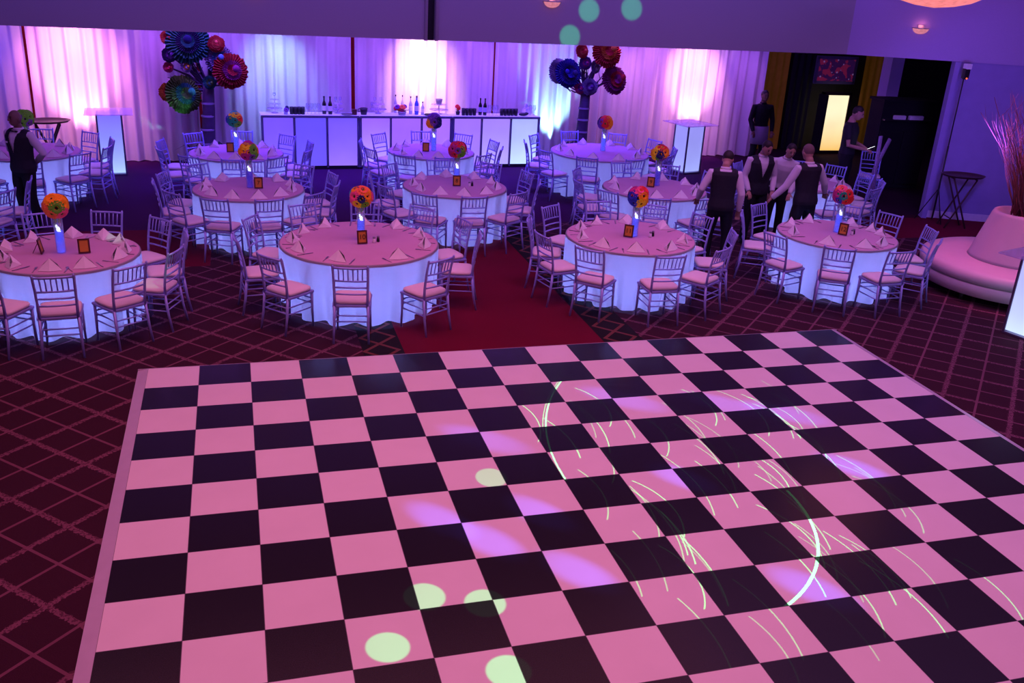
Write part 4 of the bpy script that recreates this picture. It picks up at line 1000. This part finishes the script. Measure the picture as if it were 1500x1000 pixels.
# beams on the dance floor: green dots from a moving head, long violet ones from the far side
for x, y, r in ((1.73,-4.63,.145),(2.05,-4.18,.15),(2.42,-5.0,.15),(2.44,-4.33,.15),(2.90,-2.72,.14)):
    L = Vector((2.9,-6.2,5.6)); d = (L-Vector((x,y,0))).length
    spot('green beam',L,(x,y,0),2*math.degrees(math.atan(r/d)),1300,(0,1,.30),.25,.005)
for (x, y) in ((2.33,-3.25),(2.62,-3.59),(3.16,-4.09),(3.11,-3.29),(4.65,-1.51),(5.64,-1.8),(6.17,-2.08),(6.12,-3.11),(3.05,-2.10),(4.5,-3.0),(4.75,-4.62)):
    L = Vector((x-7.5,y+7.0,5.2)) if y > -2.6 else Vector((x+5,y-7,4.6)); L.z = 4.4
    spot('violet beam',L,(x,y,0),2.3,6500,(.10,.13,1),.9,.02)
for x, z in ((6.67,3.40),(7.42,3.46),(6.37,2.98)): spot('green dot',(5,-2,5.5),(x,CY,z),2.7,2200,(.02,1,.36),.5,.01)
spot('green dot drape',(1.5,6.7,2.6),(-.43,10.5,.97),8.5,330,(.35,1,.75),.6,.01); spot('green dot tree',(1.6,6.6,2.4),(.0,9.75,1.22),5,110,(.1,1,.55),.5,.01)
spot('green dot napkin',(1,-4,5.5),(-.42,2.17,.80),2.0,500,(.2,1,.6),.5,.01); spot('green dot chair',(2.5,-2.5,5.5),(-.02,1.35,.47),2.6,330,(.15,1,.35),.5,.01)
# laser projector above the dance floor, pointing straight down, throwing green arcs
def laser(loc, arcs, energy, col):
    d = bpy.data.lights.new('laser projector','SPOT'); d.energy = energy; d.color = col; d.spot_size = radians(85); d.spot_blend = .1; d.shadow_soft_size = .001
    d.use_nodes = True; t = d.node_tree; em = t.nodes['Emission']
    tc = N(t,'ShaderNodeTexCoord'); sp = N(t,'ShaderNodeSeparateXYZ',{0: tc.outputs['Normal']}); h = loc[2]
    k = M_(t,'DIVIDE',h,M_(t,'ABSOLUTE',sp.outputs[2]))
    x = M_(t,'ADD',M_(t,'MULTIPLY',sp.outputs[0],k),loc[0]); y = M_(t,'ADD',M_(t,'MULTIPLY',sp.outputs[1],k),loc[1])
    tot = None
    for cx, cy, r, wd, y0, y1, left, st in arcs:
        dx = M_(t,'SUBTRACT',x,cx); dy = M_(t,'SUBTRACT',y,cy); dd = M_(t,'SQRT',M_(t,'ADD',M_(t,'MULTIPLY',dx,dx),M_(t,'MULTIPLY',dy,dy)))
        e = M_(t,'LESS_THAN',M_(t,'ABSOLUTE',M_(t,'SUBTRACT',dd,r)),wd)
        e = M_(t,'MULTIPLY',e,M_(t,'MULTIPLY',M_(t,'GREATER_THAN',y,y0),M_(t,'LESS_THAN',y,y1)))
        e = M_(t,'MULTIPLY',e,M_(t,'LESS_THAN' if left else 'GREATER_THAN',dx,0.0)); e = M_(t,'MULTIPLY',e,st)
        tot = e if tot is None else M_(t,'ADD',tot,e)
    t.links.new(tot, em.inputs['Strength'])
    return link('laser_projector',d,None,loc)
def circ(a, b, c):
    ax, ay = a; bx_, by_ = b; cx, cy = c; D = 2*(ax*(by_-cy)+bx_*(cy-ay)+cx*(ay-by_))
    ux = ((ax*ax+ay*ay)*(by_-cy)+(bx_*bx_+by_*by_)*(cy-ay)+(cx*cx+cy*cy)*(ay-by_))/D; uy = ((ax*ax+ay*ay)*(cx-bx_)+(bx_*bx_+by_*by_)*(ax-cx)+(cx*cx+cy*cy)*(bx_-ax))/D
    return ux, uy, math.hypot(ax-ux, ay-uy)
arcs = []
c = circ((4.10,-.97),(3.66,-1.85),(3.51,-2.88)); arcs.append((c[0],c[1],c[2],.008,-2.9,-.95,True,1.0)); arcs.append((c[0]-.03,c[1],c[2],.004,-2.0,-.95,True,.5))
c = circ((5.32,-3.59),(5.12,-4.2),(4.54,-4.77)); arcs.append((c[0],c[1],c[2],.012,-4.8,-3.4,False,1.6))
rr = random.Random(11)
for i in range(62):
    x = rr.uniform(3.4,6.2); y = rr.uniform(-5.2,-1.6); r = rr.uniform(.7,1.6); arcs.append((x-r*.9,y,r,.006,y-rr.uniform(.25,.55),y+rr.uniform(.25,.55),False,rr.uniform(.14,.42)))
laser((4.3,-3.0,6.0),arcs,5200,(.05,1,.22))

# ------------------------------------------------------------------ camera
Fp, pitch, roll = 1370.02, .383, .058
fw = Vector((sin(YAW)*cos(pitch),cos(YAW)*cos(pitch),-sin(pitch))); r0 = Vector((cos(YAW),-sin(YAW),0)); u0 = r0.cross(fw)
r1 = r0*cos(roll)+u0*sin(roll); u1 = -r0*sin(roll)+u0*cos(roll)
cd = bpy.data.cameras.new('camera'); cd.sensor_width = 36; cd.lens = 36*Fp/1500; cd.clip_end = 100
cam = link('camera',cd); cam.matrix_world = Matrix(((r1.x,u1.x,-fw.x,CAM.x),(r1.y,u1.y,-fw.y,CAM.y),(r1.z,u1.z,-fw.z,CAM.z),(0,0,0,1)))
SC.camera = cam
SC.view_settings.view_transform = 'Standard'; SC.view_settings.look = 'None'; SC.view_settings.exposure = 0
SC.cycles.use_denoising = True
SC.cycles.max_bounces = 5; SC.cycles.diffuse_bounces = 2; SC.cycles.glossy_bounces = 2; SC.cycles.transparent_max_bounces = 8; SC.cycles.transmission_bounces = 3
SC.cycles.sample_clamp_indirect = 3.0
